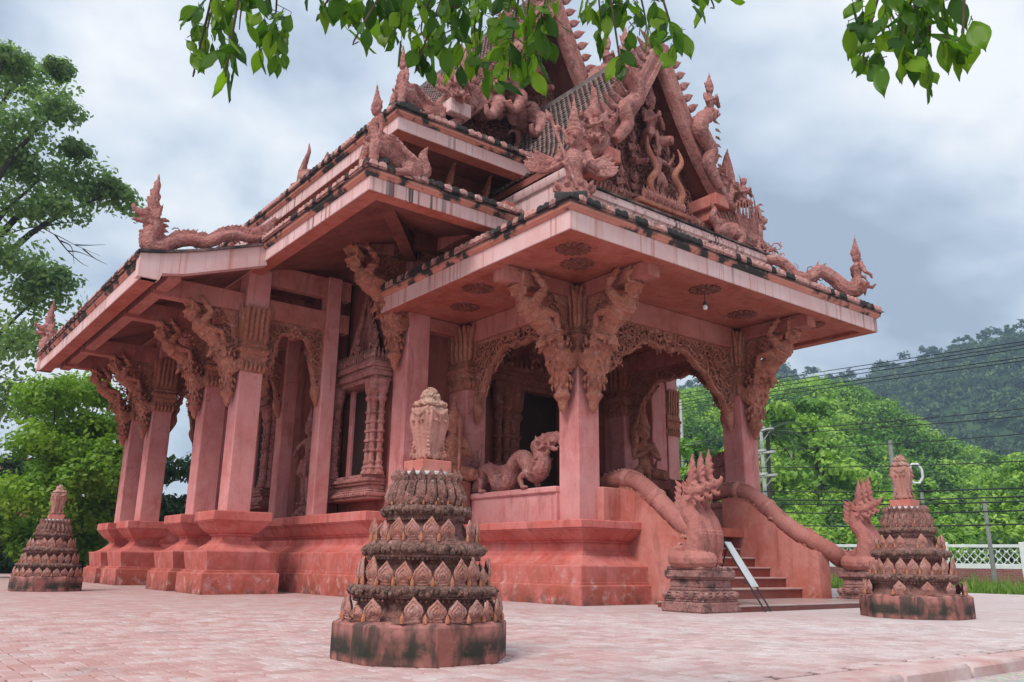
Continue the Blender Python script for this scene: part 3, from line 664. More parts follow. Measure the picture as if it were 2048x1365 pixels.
def figure(pose='stand', arms='pray', cr=.5, s=1., beak=False):
    """crowned stone figure facing -y, about 1.7 high when standing (without the crown)"""
    mb = MB(); pz = {'stand': .92, 'kneel': .20, 'bust': .10}[pose]
    T0 = lambda z: z+pz-.92
    mb.tube([(0, 0, T0(.86)), (0, 0, T0(.98)), (0, .0, T0(1.12)), (0, .0, T0(1.30)), (0, .01, T0(1.42)), (0, .01, T0(1.48))], [.155, .145, .115, .165, .15, .06], 12, .68, up=(1, 0, 0))
    mb.tube([(0, .01, T0(1.44)), (0, 0, T0(1.56))], [.058, .052], 8); head(mb, (0, -.01, T0(1.63)), 1., (0, -1, -.05), cr, beak)
    for a in range(0, 17):
        t = a*math.pi/8; mb.ell((.135*math.sin(t), -.085*math.cos(t)+.01, T0(1.40)-.05*max(0, math.cos(t))), .026, 5)
    mb.tube([(.16*math.cos(a), .115*math.sin(a), T0(.97)) for a in [i*math.pi/8 for i in range(17)]], .026, 5)
    mb.tube([(0, -.13, T0(.97)), (0, -.17, T0(.78)), (0, -.15, T0(.62))], [.06, .05, .015], 6)
    for k in (-1, 1):
        sh = V((k*.185, 0, T0(1.40))); mb.ell(sh, .072, 8); mb.ell((k*.20, 0, T0(1.44)), (.06, .05, .04), 6)
        if arms == 'pray': el = V((k*.27, -.10, T0(1.14))); ha = V((k*.03, -.22, T0(1.26))); hd = V((-k*.1, -.1, 1))
        elif arms == 'staff': el = V((k*.31, -.02, T0(1.14))) if k < 0 else V((.30, -.10, T0(1.14))); ha = V((-.16, -.24, T0(1.16))) if k < 0 else V((.10, -.24, T0(1.20))); hd = V((0, -.2, -.4))
        elif arms == 'dance': el = V((k*.38, -.05, T0(1.33))); ha = V((k*.50, -.12, T0(1.58))) if k > 0 else V((k*.52, -.1, T0(1.15))); hd = V((0, 0, k))
        elif arms == 'down': el = V((k*.26, 0, T0(1.12))); ha = V((k*.25, -.06, T0(.88))); hd = V((0, -.2, -1))
        limb(mb, sh, el, ha, .062); hand(mb, ha, hd, .9, (0, -1, 0)); mb.tube([el+(ha-el)*.82+V((.045*math.cos(a), .045*math.sin(a), 0)) for a in [i*math.pi/4 for i in range(9)]], .016, 5)
        mb.tube([sh.lerp(el, .45)+V((.066*math.cos(a), .066*math.sin(a), .0)) for a in [i*math.pi/4 for i in range(9)]], .016, 5)
        if pose == 'stand':
            limb(mb, (k*.09, 0, .90), (k*.11, -.02, .48), (k*.10, .0, .08), .098); mb.ell((k*.11, -.07, .035), (.05, .12, .04), 8)
            mb.tube([(k*.13, 0, .95), (k*.24, .02, .72), (k*.33, .04, .60)], [.05, .07, .01], 6)
        elif pose == 'kneel':
            mb.tube([(k*.10, .05, .14), (k*.26, -.16, .12), (k*.30, -.30, .10)], [.12, .11, .085], 8); mb.tube([(k*.30, -.30, .09), (k*.18, -.02, .07), (k*.10, .22, .06)], [.085, .075, .05], 8)
    if pose == 'bust':
        for k in range(9):
            a = k*2*math.pi/9; d = V((math.cos(a), math.sin(a)*.8, 0)); mb.tube([d*.10+V((0, 0, .12)), d*.20+V((0, 0, .0)), d*.27+V((0, 0, .07)), d*.30+V((0, 0, .14))], [.05, .065, .045, .008], 6)
    if pose == 'stand':
        for k in range(-2, 3): mb.tube([(k*.055, -.10, .96), (k*.085, -.145, .72), (k*.10, -.12, .55)], [.03, .045, .012], 5)
    return mb
def wing(mb, root, out, up, s=1., n=6, back=(0, .05, 0)):
    """feathered wing: overlapping long feathers fanning from the root"""
    root = V(root); out = V(out); up = V(up); bk = V(back)
    for k in range(n):
        t = k/(n-1); d = (out*(1-.25*t)+up*(-.15+.5*t)).normalized(); L = s*(1.0-.35*abs(t-.35)); p0 = root+up*(.06*s*(k-n/2)*.9)+bk*k*.15
        mb.tube([p0, p0+d*L*.5-up*.05*s, p0+d*L*.85+up*.05*s, p0+d*L+up*.16*s], [.05*s, .085*s, .06*s, .012*s], 6, .45)
    for k in range(5): mb.ell(root+out*(.10+.1*k)*s+up*(.03*s), (.07*s, .05*s, .09*s), 6)
def naga_head(mb, M, s=1., crest=.75, fins=4):
    """open-jawed naga head looking along +x, crest flame above; M places it"""
    def P(x, y, z): return M@V((x*s, y*s, z*s))
    def tb(pts, rad, n=7, fl=1.): mb.tube([P(*p) for p in pts], [r*s for r in rad], n, fl)
    tb([(-.12, 0, -.06), (0, 0, .06), (.14, 0, .11), (.27, 0, .12), (.37, 0, .17), (.41, 0, .25), (.37, 0, .29)], [.12, .15, .125, .085, .065, .045, .015], 9)
    tb([(-.02, 0, -.03), (.12, 0, -.05), (.26, 0, -.10), (.34, 0, -.08), (.37, 0, -.01)], [.09, .075, .055, .04, .01], 7)
    tb([(.10, 0, .0), (.22, 0, -.02), (.30, 0, .02)], [.03, .03, .008], 5); tb([(.05, 0, -.08), (.10, 0, -.20), (.05, 0, -.30)], [.05, .045, .008], 6)
    for k in (-1, 1):
        mb.ell(P(.11, k*.10, .15), .038*s, 7); tb([(.04, k*.10, .19), (.12, k*.12, .21), (.20, k*.08, .19)], [.02, .028, .01], 5)
        for i in range(4): tb([(.16+.055*i, k*.055, .07), (.165+.055*i, k*.06, .015)], [.016, .003], 4)
        for i in range(3): tb([(.18+.055*i, k*.05, -.07), (.185+.055*i, k*.052, -.02)], [.014, .003], 4)
        for i in range(fins): tb([(-.02, k*.10, .02+.05*i), (-.13, k*.17, .05+.07*i), (-.20, k*.18, .16+.09*i)], [.04, .045, .006], 5)
        tb([(.02, k*.09, -.05), (-.02, k*.15, -.12), (-.10, k*.16, -.16)], [.04, .04, .006], 5)
    # crest: a serrated flame, thick in the middle
    c = crest; out = [(-.10, .12), (.13, .17), (.16, .26), (.10, .30), (.17, .40*c+.1), (.09, .46*c+.06), (.13, .62*c+.05), (.06, .68*c+.04), (.07, .86*c), (.02, .92*c), (.0, 1.12*c), (-.05, .90*c), (-.10, .82*c), (-.08, .66*c), (-.15, .56*c), (-.12, .44*c), (-.20, .34*c), (-.17, .24)]
    for th, k in ((.035, 1.), (.065, .72), (.085, .45)):
        q = MB().prism([((x+.02)*k-.02, .12+(z-.12)*(.55+.45*k)) for x, z in out], -th, th, 'y'); mb.join(MB().add([P(*p) for p in q.v], q.f))
def mane(mb, pts, nrm, h, n, w=.06, lean=.3):
    """flame fins along a curve"""
    for i in range(n):
        t = i/(n-1)*(len(pts)-1); k = min(int(t), len(pts)-2); p = pts[k].lerp(pts[k+1], t-k); tg = (pts[k+1]-pts[k]).normalized(); hh = h(i/(n-1)) if callable(h) else h
        nn = V(nrm(i/(n-1), tg)) if callable(nrm) else V(nrm)
        mb.tube([p, p+nn*hh*.45+tg*hh*lean*.2, p+nn*hh*.8+tg*hh*lean*.75, p+nn*hh+tg*hh*lean*1.3], [w*.8, w, w*.55, .008], 5, .55)

# --- eave bracket: a winged figure that carries a beam; +x leads away from the pillar
def bracket_mesh(seed=1):
    mb = MB()
    mb.tube([(.12, 0, -.34), (.13, 0, -.25), (.14, 0, -.12), (.15, 0, -.05), (.15, 0, .0), (.16, 0, .06)], [.03, .075, .10, .15, .165, .12], 10)
    leg = spline([(.16, 0, .02), (.18, 0, .34), (.24, 0, .66), (.33, 0, .95), (.44, 0, 1.10)], 5); mb.tube(leg, lerp_list([.10, .13, .16, .20, .20], len(leg)), 10, .85)
    for k in (-1, 1):
        mb.tube([(.14, k*.07, .04), (.20, k*.11, .35), (.28, k*.13, .66), (.36, k*.13, .95)], [.07, .09, .12, .14], 8)
        for i in range(5): mb.tube([(.20+.035*i, k*.19, .34+.13*i), (.12+.03*i, k*.2, .30+.13*i), (.10, k*.17, .38+.13*i)], [.03, .035, .006], 5)
    tor = spline([(.40, 0, 1.05), (.52, 0, 1.22), (.74, 0, 1.36), (.98, 0, 1.56), (1.08, 0, 1.68)], 4); mb.tube(tor, lerp_list([.20, .155, .20, .205, .09], len(tor)), 12, 1.15)
    mb.ell((.60, 0, 1.16), (.15, .15, .13), 10)
    for k in (-1, 1): mb.ell((.92, k*.08, 1.40), (.09, .08, .09), 8)
    for row in range(7):                                   # feathered leg
        t_ = .12+.72*row/6; q = leg[int(t_*(len(leg)-1))]; rr_ = [.10, .13, .16, .20, .20][min(4, int(t_*4.99))]+.045
        for j in range(10):
            a = 2*math.pi*(j+.5*(row % 2))/10; o_ = V((math.cos(a)*rr_*.9, math.sin(a)*(rr_+.05), 0)); mb.tube([q+o_+V((0, 0, .06)), q+o_*1.12+V((0, 0, -.01)), q+o_*1.06+V((0, 0, -.075))], [.02, .034, .006], 5)
    for i_, t_ in enumerate((.05, .10, .62, .70, .78)):      # belts and necklaces
        q = tor[int(t_*(len(tor)-1))]; d_ = (tor[min(len(tor)-1, int(t_*(len(tor)-1))+1)]-q).normalized(); u_ = d_.cross(V((0, 1, 0))).normalized(); rr_ = .225 if t_ < .2 else .20
        mb.tube([q+u_*rr_*math.cos(a)+V((0, 1, 0))*rr_*1.15*math.sin(a) for a in [j*math.pi/9 for j in range(19)]], .024 if i_ != 3 else .03, 5)
    for i in range(11):
        a = i*2*math.pi/11; d = V((-.5*math.cos(a)*.3, math.sin(a), .0)); mb.tube([V((.44, 0, 1.08))+d*.16, V((.40+.09*math.cos(a), 0, .90))+d*.27, V((.44+.16*math.cos(a), 0, .78))+d*.34], [.05, .07, .008], 5)
    for i in range(4): mb.tube([(.58+.03*i, 0, 1.02), (.66, .05*(i-1.5), .90), (.70, .09*(i-1.5), .80)], [.05, .05, .008], 5)
    hd = MB(); head(hd, (0, 0, 0), 1.45, (1, 0, -.65), .0); mb.join(hd, Matrix.Translation((1.20, 0, 1.80)))
    mb.ell((1.13, 0, 1.92), (.17, .17, .14), 10); mb.tube([(1.06, 0, 1.95), (.94, 0, 1.99), (.86, 0, 1.90)], [.09, .07, .02], 6)
    for i in range(6): mb.tube([(1.14, .06*(i-2.5), 1.96), (1.28, .075*(i-2.5), 2.02), (1.42, .06*(i-2.5), 2.10)], [.045, .05, .015], 5)
    # arms: up to the beam, and braced back on the wings
    for k in (-1, 1):
        limb(mb, (.98, k*.23, 1.58), (.84, k*.31, 1.84), (1.02, k*.24, 2.10), .095); hand(mb, (1.02, k*.24, 2.06), (.3, 0, 1), 1.1)
        limb(mb, (.84, k*.20, 1.46), (.52, k*.26, 1.40), (.40, k*.20, 1.06), .085)
        for i in range(6):
            w = [(.40-.01*i, k*.20, .90-.03*i), (.22, k*.25, .72-.045*i), (.06-.012*i, k*.24, .76-.03*i), (-.02, k*.20, .98)]
            mb.tube(spline(w, 3), lerp_list([.06, .065, .055, .012], 10), 5, .6)
        mb.ell((.36, k*.20, .90), (.09, .06, .09), 8)
        for c_, r_ in (((.91, k*.27, 1.71), .105), ((.93, k*.275, 1.97), .085), ((.68, k*.23, 1.43), .10), ((.43, k*.21, 1.14), .08)): mb.tube([V(c_)+V((r_*math.cos(a), r_*math.sin(a), 0)) for a in [j*math.pi/5 for j in range(11)]], .02, 5)
    sc = MB()
    def inside(x, z): return .04 < x < .08+.62*max(0, (z-.9)/1.15) and .95 < z < 2.08
    sc = scrolls(inside, (0, .75, .9, 2.1), 34, .055, .12, seed); mb.join(sc, Matrix.Translation((0, -.05, 0))); mb.join(scrolls(inside, (0, .75, .9, 2.1), 30, .055, .12, seed+9), Matrix.Translation((0, .05, 0)))
    mb.prism([(.0, .25), (.07, .28), (.05, .55), (.12, .62), (.07, .70), (.14, .95), (.06, 1.0), (.12, 1.25), (.28, 1.70), (.55, 2.12), (.0, 2.12)], -.045, .045, 'y')
    return fuse(mb, .0125, 'bracket_figure', 1, .004)
BR = bracket_mesh()
def bracket(loc, rz, s=1., mat='carved_terracotta', sz=None):
    o = link('bracket_figure', BR, mat, T, V(loc)-world_of(T), (0, 0, rz), (s, s, sz or s)); return o
bracket((10.05, 11.15, 3.62), math.pi); bracket((10.31, 10.89, 3.62), -math.pi/2); bracket((mx(10.31), 10.89, 3.62), -math.pi/2); bracket((mx(10.05), 11.15, 3.62), 0)
bracket((8.68, 14.95, 4.88), math.pi, 1.02)

for y in PY: bracket((PX-.25, y, 3.98), math.pi, .86)

# --- carved arches ------------------------------------------------------------
def arch_panel(half, top, th, n, seed, rmin=.05, rmax=.13):
    """half: (offset from the crown, z of the lower edge) from the crown to the pillar"""
    pts = [(p.x, p.y) for p in spline([(a, b, 0) for a, b in half], 4)]
    def edge(x):
        x = abs(x)
        for (a, b), (c, d) in zip(pts, pts[1:]):
            if a <= x <= c: return b+(d-b)*(x-a)/max(c-a, 1e-6)
        return pts[-1][1]
    L = pts[-1][0]; poly = [(-L, top-.10), (L, top-.10), (L, top), (-L, top)]
    mb = MB().prism(poly, -th*.30, th*.30, 'y')
    for sg in (-1, 1): mb.box(min(sg*(L-.07), sg*L), max(sg*(L-.07), sg*L), -th*.3, th*.3, pts[-1][1]+.05, top)
    for sg in (-1, 1):
        lip = [V((sg*a, 0, b+.01)) for a, b in pts]; mb.tube(lip, .055, 6, 1.6, up=(0, 0, 1))
        lip2 = [V((sg*a*.97, 0, min(b+.13, top-.04))) for a, b in pts]; mb.tube(lip2, .022, 5)
        # pendant at the pillar
        mb.tube([(sg*(L-.10), 0, pts[-1][1]+.16), (sg*(L-.10), 0, pts[-1][1]+.04), (sg*(L-.09), 0, pts[-1][1]-.05), (sg*(L-.07), 0, pts[-1][1]-.15), (sg*(L-.05), 0, pts[-1][1]-.28)], [.10, .125, .105, .075, .02], 7)
    ins = lambda x, z: abs(x) < L-.02 and edge(x)+.07 < z < top-.04
    bx = (-L, L, pts[-1][1], top)
    for dy, k_ in ((-.30, 0), (-.12, 17), (.12, 50), (.30, 67)): mb.join(scrolls(ins, bx, n, rmin, rmax, seed+k_), Matrix.Translation((0, th*dy, 0)))
    for i in range(7):
        a = i*2*math.pi/7; mb.ell((.10*math.cos(a), -th*.45, edge(0)+.14+.10*math.sin(a)), (.055, .03, .055), 6); mb.ell((.10*math.cos(a), th*.45, edge(0)+.14+.10*math.sin(a)), (.055, .03, .055), 6)
    mb.ell((0, -th*.5, edge(0)+.14), .05, 6)
    return mb.mesh('carved_arch', 60)
def place_arch(me, loc, rz, mat='carved_terracotta'): return link('carved_arch', me, mat, T, V(loc)-world_of(T), (0, 0, rz))
A1 = arch_panel([(0, 5.08), (.18, 4.96), (.42, 5.04), (.72, 4.98), (1.0, 4.76), (1.3, 4.62), (1.55, 4.32), (1.8, 4.18), (1.95, 3.85), (2.13, 3.72)], 5.36, .24, 130, 3, .06, .15)
place_arch(A1, (XC, 11.15, 0), 0)
A2 = arch_panel([(0, 5.10), (.16, 5.0), (.4, 5.06), (.66, 4.96), (.88, 4.72), (1.08, 4.55), (1.22, 4.2), (1.36, 4.02), (1.50, 3.78)], 5.36, .24, 100, 13, .06, .15)
place_arch(A2, (10.31, 12.93, 0), math.pi/2); place_arch(A2, (mx(10.31), 12.93, 0), math.pi/2, 'carved_shaded')
A3 = arch_panel([(0, 5.36), (.12, 5.42), (.28, 5.40), (.40, 5.18), (.44, 4.86), (.52, 4.62), (.56, 4.40), (.70, 4.22)], 5.70, .24, 55, 23, .05, .11)
for y in PY: place_arch(A3, (7.08, y, 0), 0)
# ---------------------------------------------------------------- windows, door surround, niche reliefs
def colonnette(mb, x, y, z0, z1, r=.06):
    H = z1-z0; pr = [(1.9, 0), (2.0, .02), (1.5, .05), (1.7, .07), (1.1, .10), (1.35, .13), (1.0, .15)]
    for k in range(1, 6): f = .15+.60*k/6; pr += [(1.0, f-.02), (1.45, f-.008), (1.45, f+.008), (1.0, f+.02)]
    pr += [(1.05, .76), (1.8, .79), (1.6, .81), (1.2, .83), (1.9, .87), (2.1, .93), (2.3, .97), (2.4, 1.0)]
    mb.lathe([(r*a, z0+H*b) for a, b in pr], 9, (x, y, 0))
COLW = MB(); colonnette(COLW, 0, 0, 0, 2.02, .062); COLW = COLW.mesh('colonnette', 40)
def spikes(mb, pts, h, w):
    for p in pts: mb.tube([p, V(p)+V((0, 0, h*.35)), V(p)+V((0, 0, h*.6)), V(p)+V((0, 0, h))], [w*.6, w, w*.6, .006], 6)
def window(yc, x0, w=1.0, z0=1.88, dark=True, mat='carved_pink'):
    """projecting window on a wall facing -x; x0 is the wall face"""
    o = part('window', MB().box(x0-.05, x0+.03, yc-w*.62, yc+w*.62, z0, z0+3.0), 'wall_plaster', T)
    part('pane', MB().box(x0-.075, x0-.05, yc-w*.40, yc+w*.40, z0+.55, z0+2.45), 'dark_interior', o)
    mb = MB(); 
    for k in (-1, 1): mb.bbox(x0-.14, x0-.04, yc+k*w*.47-.08, yc+k*w*.47+.08, z0+.5, z0+2.5, .015)
    part('jamb', mb, 'pillar_plaster', o)
    mb = MB(); hw = w*.98
    for q, a, b in ((.42, 0, .06), (.46, .06, .15), (.40, .15, .20), (.36, .20, .30), (.42, .30, .36), (.46, .36, .44), (.38, .44, .52)): mb.bbox(x0-q, x0, yc-hw*(.72+.5*q), yc+hw*(.72+.5*q), z0+a, z0+b+.002, .018)
    for i in range(22): mb.ell((x0-.46, yc-hw*.92+i*hw*1.84/21, z0+.10), (.03, .04, .045), 6)
    part('sill', mb, mat, o, 40)
    for k in (-1, 1):
        for i, (dx, dy) in enumerate(((.34, .70), (.33, .86), (.20, .95))): link('colonnette', COLW, mat, o, (x0-dx, yc+k*hw*dy, z0+.5))
    mb = MB()
    for q, a, b in ((.40, 2.50, 2.60), (.48, 2.60, 2.72), (.44, 2.72, 2.80), (.52, 2.80, 2.92), (.46, 2.92, 2.98)): mb.bbox(x0-q, x0, yc-hw*(.76+.5*q), yc+hw*(.76+.5*q), z0+a, z0+b+.002, .02)
    spikes(mb, [(x0-.46, yc-hw*.98+i*hw*1.96/20, z0+2.96) for i in range(21)], .24, .042); spikes(mb, [(x0-.1-.09*i, yc-hw*1.0, z0+2.96) for i in range(4)], .24, .042)
    part('lintel', mb, mat, o, 40)
    # flame gable above with a small guardian on either side
    mb = MB(); ap = z0+4.75
    for k in (-1, 1):
        side = spline([(x0-.16, yc+k*hw*.62, z0+3.0), (x0-.16, yc+k*hw*.46, z0+3.45), (x0-.16, yc+k*hw*.22, z0+4.0), (x0-.16, yc+k*.03, ap-.1)], 5); mb.tube(side, lerp_list([.10, .09, .075, .03], len(side)), 7)
        mane(mb, side[:-2], (0, k*.85, .5), .16, 12, .04)
    mb.prism([(yc-hw*.55, z0+3.0), (yc+hw*.55, z0+3.0), (yc+hw*.2, z0+3.95), (yc, ap-.05), (yc-hw*.2, z0+3.95)], x0-.10, x0, 'x'); mb.tube([(x0-.16, yc, ap-.2), (x0-.16, yc, ap+.25)], [.06, .008], 6)
    part('pediment', mb, mat, o, 40)
    for dy in (0., -hw*.78):
        link('praying_figure', PRAY, mat, o, (x0-.34, yc+dy, z0+2.98), (0, 0, -math.pi/2), .56)
    return o
PRAY = fuse(figure('kneel', 'pray', .5), .022, 'praying_figure', 1)
STAND = fuse(figure('stand', 'dance', .5), .022, 'standing_deity', 1)
window(16.33, 8.7, 1.08); window(21.08, 8.35, 1.0); window(26.3, 8.7, .9)
def niche(y, x0):
    mb = MB(); o = part('wall_relief', MB().prism([(y-.45, 1.6), (y+.45, 1.6), (y+.5, 3.2), (y+.3, 3.9), (y, 4.5), (y-.3, 3.9), (y-.5, 3.2)], x0-.05, x0+.02, 'x'), 'wall_plaster', T)
    ins = lambda a, z: abs(a) < .42 and 1.7 < z < 4.2-abs(a)
    s = scrolls(ins, (-.5, .5, 1.6, 4.3), 60, .05, .11, 31+int(y)); part('scrollwork', s.xf(Matrix.Translation((x0-.07, y, 0))@Matrix.Rotation(-math.pi/2, 4, 'Z')), 'carved_shaded', o, 60)
    link('relief_deity', STAND, 'carved_pink', o, (x0-.15, y, 1.85), (0, 0, -math.pi/2), 1.08)
    mb = MB()
    for i in range(14): mb.ell((x0-.15-.06*math.sin(i*2.1), y-.4+.06*i, 1.70+.08*math.cos(i*1.7)), (.12, .10, .11), 7)
    part('relief_base', fuse(mb, .02, 'relief_base', 1), 'carved_pink', o)
niche(18.1, 8.35); niche(24.2, 8.35)
# door surround in the porch
ds = part('door_surround', MB().box(11.75, 11.95, 14.98, 15.1, 1.36, 4.78).box(mx(11.95), mx(11.75), 14.98, 15.1, 1.36, 4.78).box(11.75, mx(11.75), 14.97, 15.1, 4.75, 4.95), 'wall_plaster', T)
COLD = MB(); colonnette(COLD, 0, 0, 0, 3.19, .085); COLD = COLD.mesh('colonnette', 40)
for k in (-1, 1):
    for dx, dy in ((.92, .10), (1.08, .18), (1.25, .16), (1.40, .06)): link('colonnette', COLD, 'carved_shaded', ds, (XC+k*dx, 15.0-dy, 1.36))
mb = MB()
for q, a, b in ((1.65, 4.55, 4.68), (1.8, 4.68, 4.84), (1.7, 4.84, 4.95), (1.85, 4.95, 5.08)): mb.bbox(XC-q, XC+q, 14.75-.1*(q-1.6), 15.08, a, b+.002, .02)
spikes(mb, [(XC-1.8+i*.15, 14.76, 5.06) for i in range(25)], .26, .05); part('lintel', mb, 'carved_shaded', ds, 40)
for k, x in enumerate((XC-1.35, XC-.45, XC+.45, XC+1.35)): link('praying_figure', PRAY, 'carved_shaded', ds, (x, 14.85, 5.06), (0, 0, 0), .52)
mb = MB()
for k in (-1, 1):
    sd = spline([(XC+k*1.2, 14.9, 5.1), (XC+k*.9, 14.9, 5.7), (XC+k*.4, 14.9, 6.3), (XC+k*.04, 14.9, 6.9)], 5); mb.tube(sd, .09, 7)
part('pediment', mb, 'carved_shaded', ds, 40)

# ceiling rosettes and the lamp under the porch
def rosette_mesh():
    mb = MB(); mb.lathe([(.20, 0), (.20, -.02), (.12, -.03), (.10, -.05), (.03, -.07), (.005, -.075)], 20)
    for k in range(14):
        a = 2*math.pi*k/14; mb.ell((.24*math.cos(a), .24*math.sin(a), -.012), (.085, .05, .022), 7, Matrix.Rotation(a, 3, 'Z'))
    for k in range(9):
        a = 2*math.pi*k/9; mb.ell((.11*math.cos(a), .11*math.sin(a), -.04), (.05, .032, .02), 6, Matrix.Rotation(a, 3, 'Z'))
    return mb.mesh('ceiling_rosette', 50)
ROS = rosette_mesh()
for x, y in ((8.88, 9.71), (9.42, 10.2), (8.86, 12.45), (9.36, 13.59), (12.24, 9.64), (14.14, 10.19), (15.9, 9.7)): link('ceiling_rosette', ROS, 'carved_shaded', T, V((x, y, 5.79))-world_of(T))
lamp = empty('hanging_lamp', (12.24, 9.66, 5.45), 'bare light bulb hanging on a short cord below the porch ceiling', 'lamp')
part('cord', MB().tube([(12.24, 9.66, 5.76), (12.24, 9.66, 5.52)], .008, 6), 'black_metal', lamp); part('socket', MB().lathe([(.01, .07), (.035, .06), (.035, .0), (.03, -.01)], 10, (12.24, 9.66, 5.47)), 'black_metal', lamp, 40)
part('bulb', MB().lathe([(.025, .04), (.032, .02), (.05, -.02), (.04, -.06), (.01, -.075)], 12, (12.24, 9.66, 5.45)), 'glass_bulb', lamp, 60)

# ---------------------------------------------------------------- gable carving
def tympanum(pp, yt, zb, cut, n, seed, parent, rmax):
    def wid(z):
        for (a, b), (c, d) in zip(pp, pp[1:]):
            if d <= z <= b: return a+(c-a)*(b-z)/max(b-d, 1e-6)
        return pp[-1][0] if z < pp[-1][1] else 0
    top = [(XC-(a-cut), b-.1) for a, b in pp if a > cut]; poly = top[::-1]+[(2*XC-x, z) for x, z in top]
    poly = [(XC-(pp[-1][0]-cut), zb)]+poly+[(XC+pp[-1][0]-cut, zb)]
    o = part('tympanum', MB().prism(poly, yt, yt+.25, 'y'), 'carved_shaded', parent)
    ins = lambda x, z: z > zb and abs(x-XC) < wid(z+.12)-cut-.15
    W = pp[-1][0]; mbs = scrolls(ins, (XC-W, XC+W, zb, pp[0][1]), n, rmax*.45, rmax, seed, yt-.03)
    part('scrollwork', mbs, 'carved_pink', o, 60); return o
ty = tympanum(pgp, 11.62, 8.1, .25, 420, 71, pg, .13); th_ = tympanum(hgp, 15.7, 10.3, .3, 480, 81, hg, .17)
# lotus ledge under the porch tympanum
mb = MB()
for (x0, x1, y0, z0, z1) in ((10.75, mx(10.75), 11.15, 7.5, 7.62), (10.8, mx(10.8), 11.25, 7.62, 7.78), (10.75, mx(10.75), 11.18, 7.78, 7.90), (10.9, mx(10.9), 11.36, 7.90, 8.05), (10.8, mx(10.8), 11.26, 8.05, 8.16),
                          (11.9, mx(11.9), 10.85, 7.5, 7.62), (11.95, mx(11.95), 10.95, 7.62, 7.78), (11.9, mx(11.9), 10.88, 7.78, 7.90), (12.0, mx(12.0), 11.05, 7.90, 8.05), (11.95, mx(11.95), 10.98, 8.05, 8.16)): mb.bbox(x0, x1, y0, 12.0, z0, z1+.002, .02)
lg = part('lotus_ledge', mb, 'carved_terracotta', pg, 40)
LEAF = MB(); spikes(LEAF, [(0, 0, 0)], .26, .06); LEAF.tube([(0, -.03, .02), (0, -.06, .10), (0, -.03, .19)], [.02, .035, .008], 5); LEAF = LEAF.mesh('lotus_leaf', 50)
for i in range(34):
    x = 10.85+i*(mx(10.85)-10.85)/33; y = 10.98 if 12.0 < x < mx(12.0) else 11.28
    link('lotus_leaf', LEAF, 'carved_pink', lg, (x, y+.03, 8.15), None, (1, 1, random.uniform(.9, 1.25)))
for i in range(40):
    x = 10.8+i*(mx(10.8)-10.8)/39; y = 10.86 if 11.95 < x < mx(11.95) else 11.16
    link('lotus_leaf', LEAF, 'carved_terracotta', lg, (x, y-.02, 7.63), (math.pi, 0, 0), (.8, .8, .5))
# tympanum figures
DANCE = fuse(figure('stand', 'dance', .45), .022, 'dancing_deity', 1)
link('relief_deity', fuse(figure('kneel', 'pray', .55), .02, 'relief_deity', 1), 'carved_pink', ty, (XC+.05, 11.36, 9.75), None, 1.15)
link('relief_deity', DANCE, 'carved_pink', ty, (XC+.15, 11.28, 8.2), None, .86)
mb = MB()
for k in (-1, 1):
    mb = MB(); p = spline([(XC+.15+k*.3, 11.12, 8.15), (XC+.15+k*.52, 11.05, 8.6), (XC+.15+k*.30, 11.05, 9.0), (XC+.15+k*.55, 11.05, 9.4), (XC+.15+k*.50, 11.1, 9.75)], 6); mb.tube(p, lerp_list([.07, .085, .075, .06, .015], len(p)), 8)
    part('serpent', mb, 'carved_terracotta', ty, 60)
for i, (dx, z, s) in enumerate(((-.9, 8.2, .62), (-.45, 8.25, .55), (.95, 8.2, .6), (-.5, 9.15, .62), (.65, 9.3, .5))): link('relief_deity', PRAY, 'carved_pink', ty, (XC+dx, 11.40, z), None, s)
# hall tympanum: three-headed elephant with a standing deity
mb = MB()
for k, (x, z) in enumerate(((10.9, 11.9), (11.6, 12.3), (12.3, 11.9))):
    mb.ell((x, 15.3, z), (.42, .42, .46), 12); mb.ell((x, 15.1, z+.25), (.30, .28, .25), 10)
    tr_ = spline([(x, 14.95, z), (x-.05, 14.55, z-.3), (x-.28, 14.4, z-.75), (x-.5, 14.35, z-.9), (x-.62, 14.3, z-.7)], 5); mb.tube(tr_, lerp_list([.24, .19, .14, .10, .06], len(tr_)), 9)
    for s_ in (-1, 1):
        mb.ell((x+s_*.48, 15.25, z+.05), (.22, .07, .36), 8); mb.tube([(x+s_*.2, 14.9, z-.2), (x+s_*.25, 14.6, z-.42), (x+s_*.22, 14.4, z-.35)], [.06, .045, .008], 6); mb.ell((x+s_*.2, 14.9, z+.1), .05, 6)
part('elephant_heads', fuse(mb, .03, 'elephant_heads', 1), 'carved_pink', th_)
for i, (x, z, s) in enumerate(((12.9, 10.5, 1.0), (12.1, 10.4, .8), (XC, 13.0, 1.0), (14.2, 10.5, .9), (10.2, 10.4, .7))): link('relief_deity', DANCE if i < 2 else PRAY, 'carved_pink', th_, (x, 15.3, z), None, s)
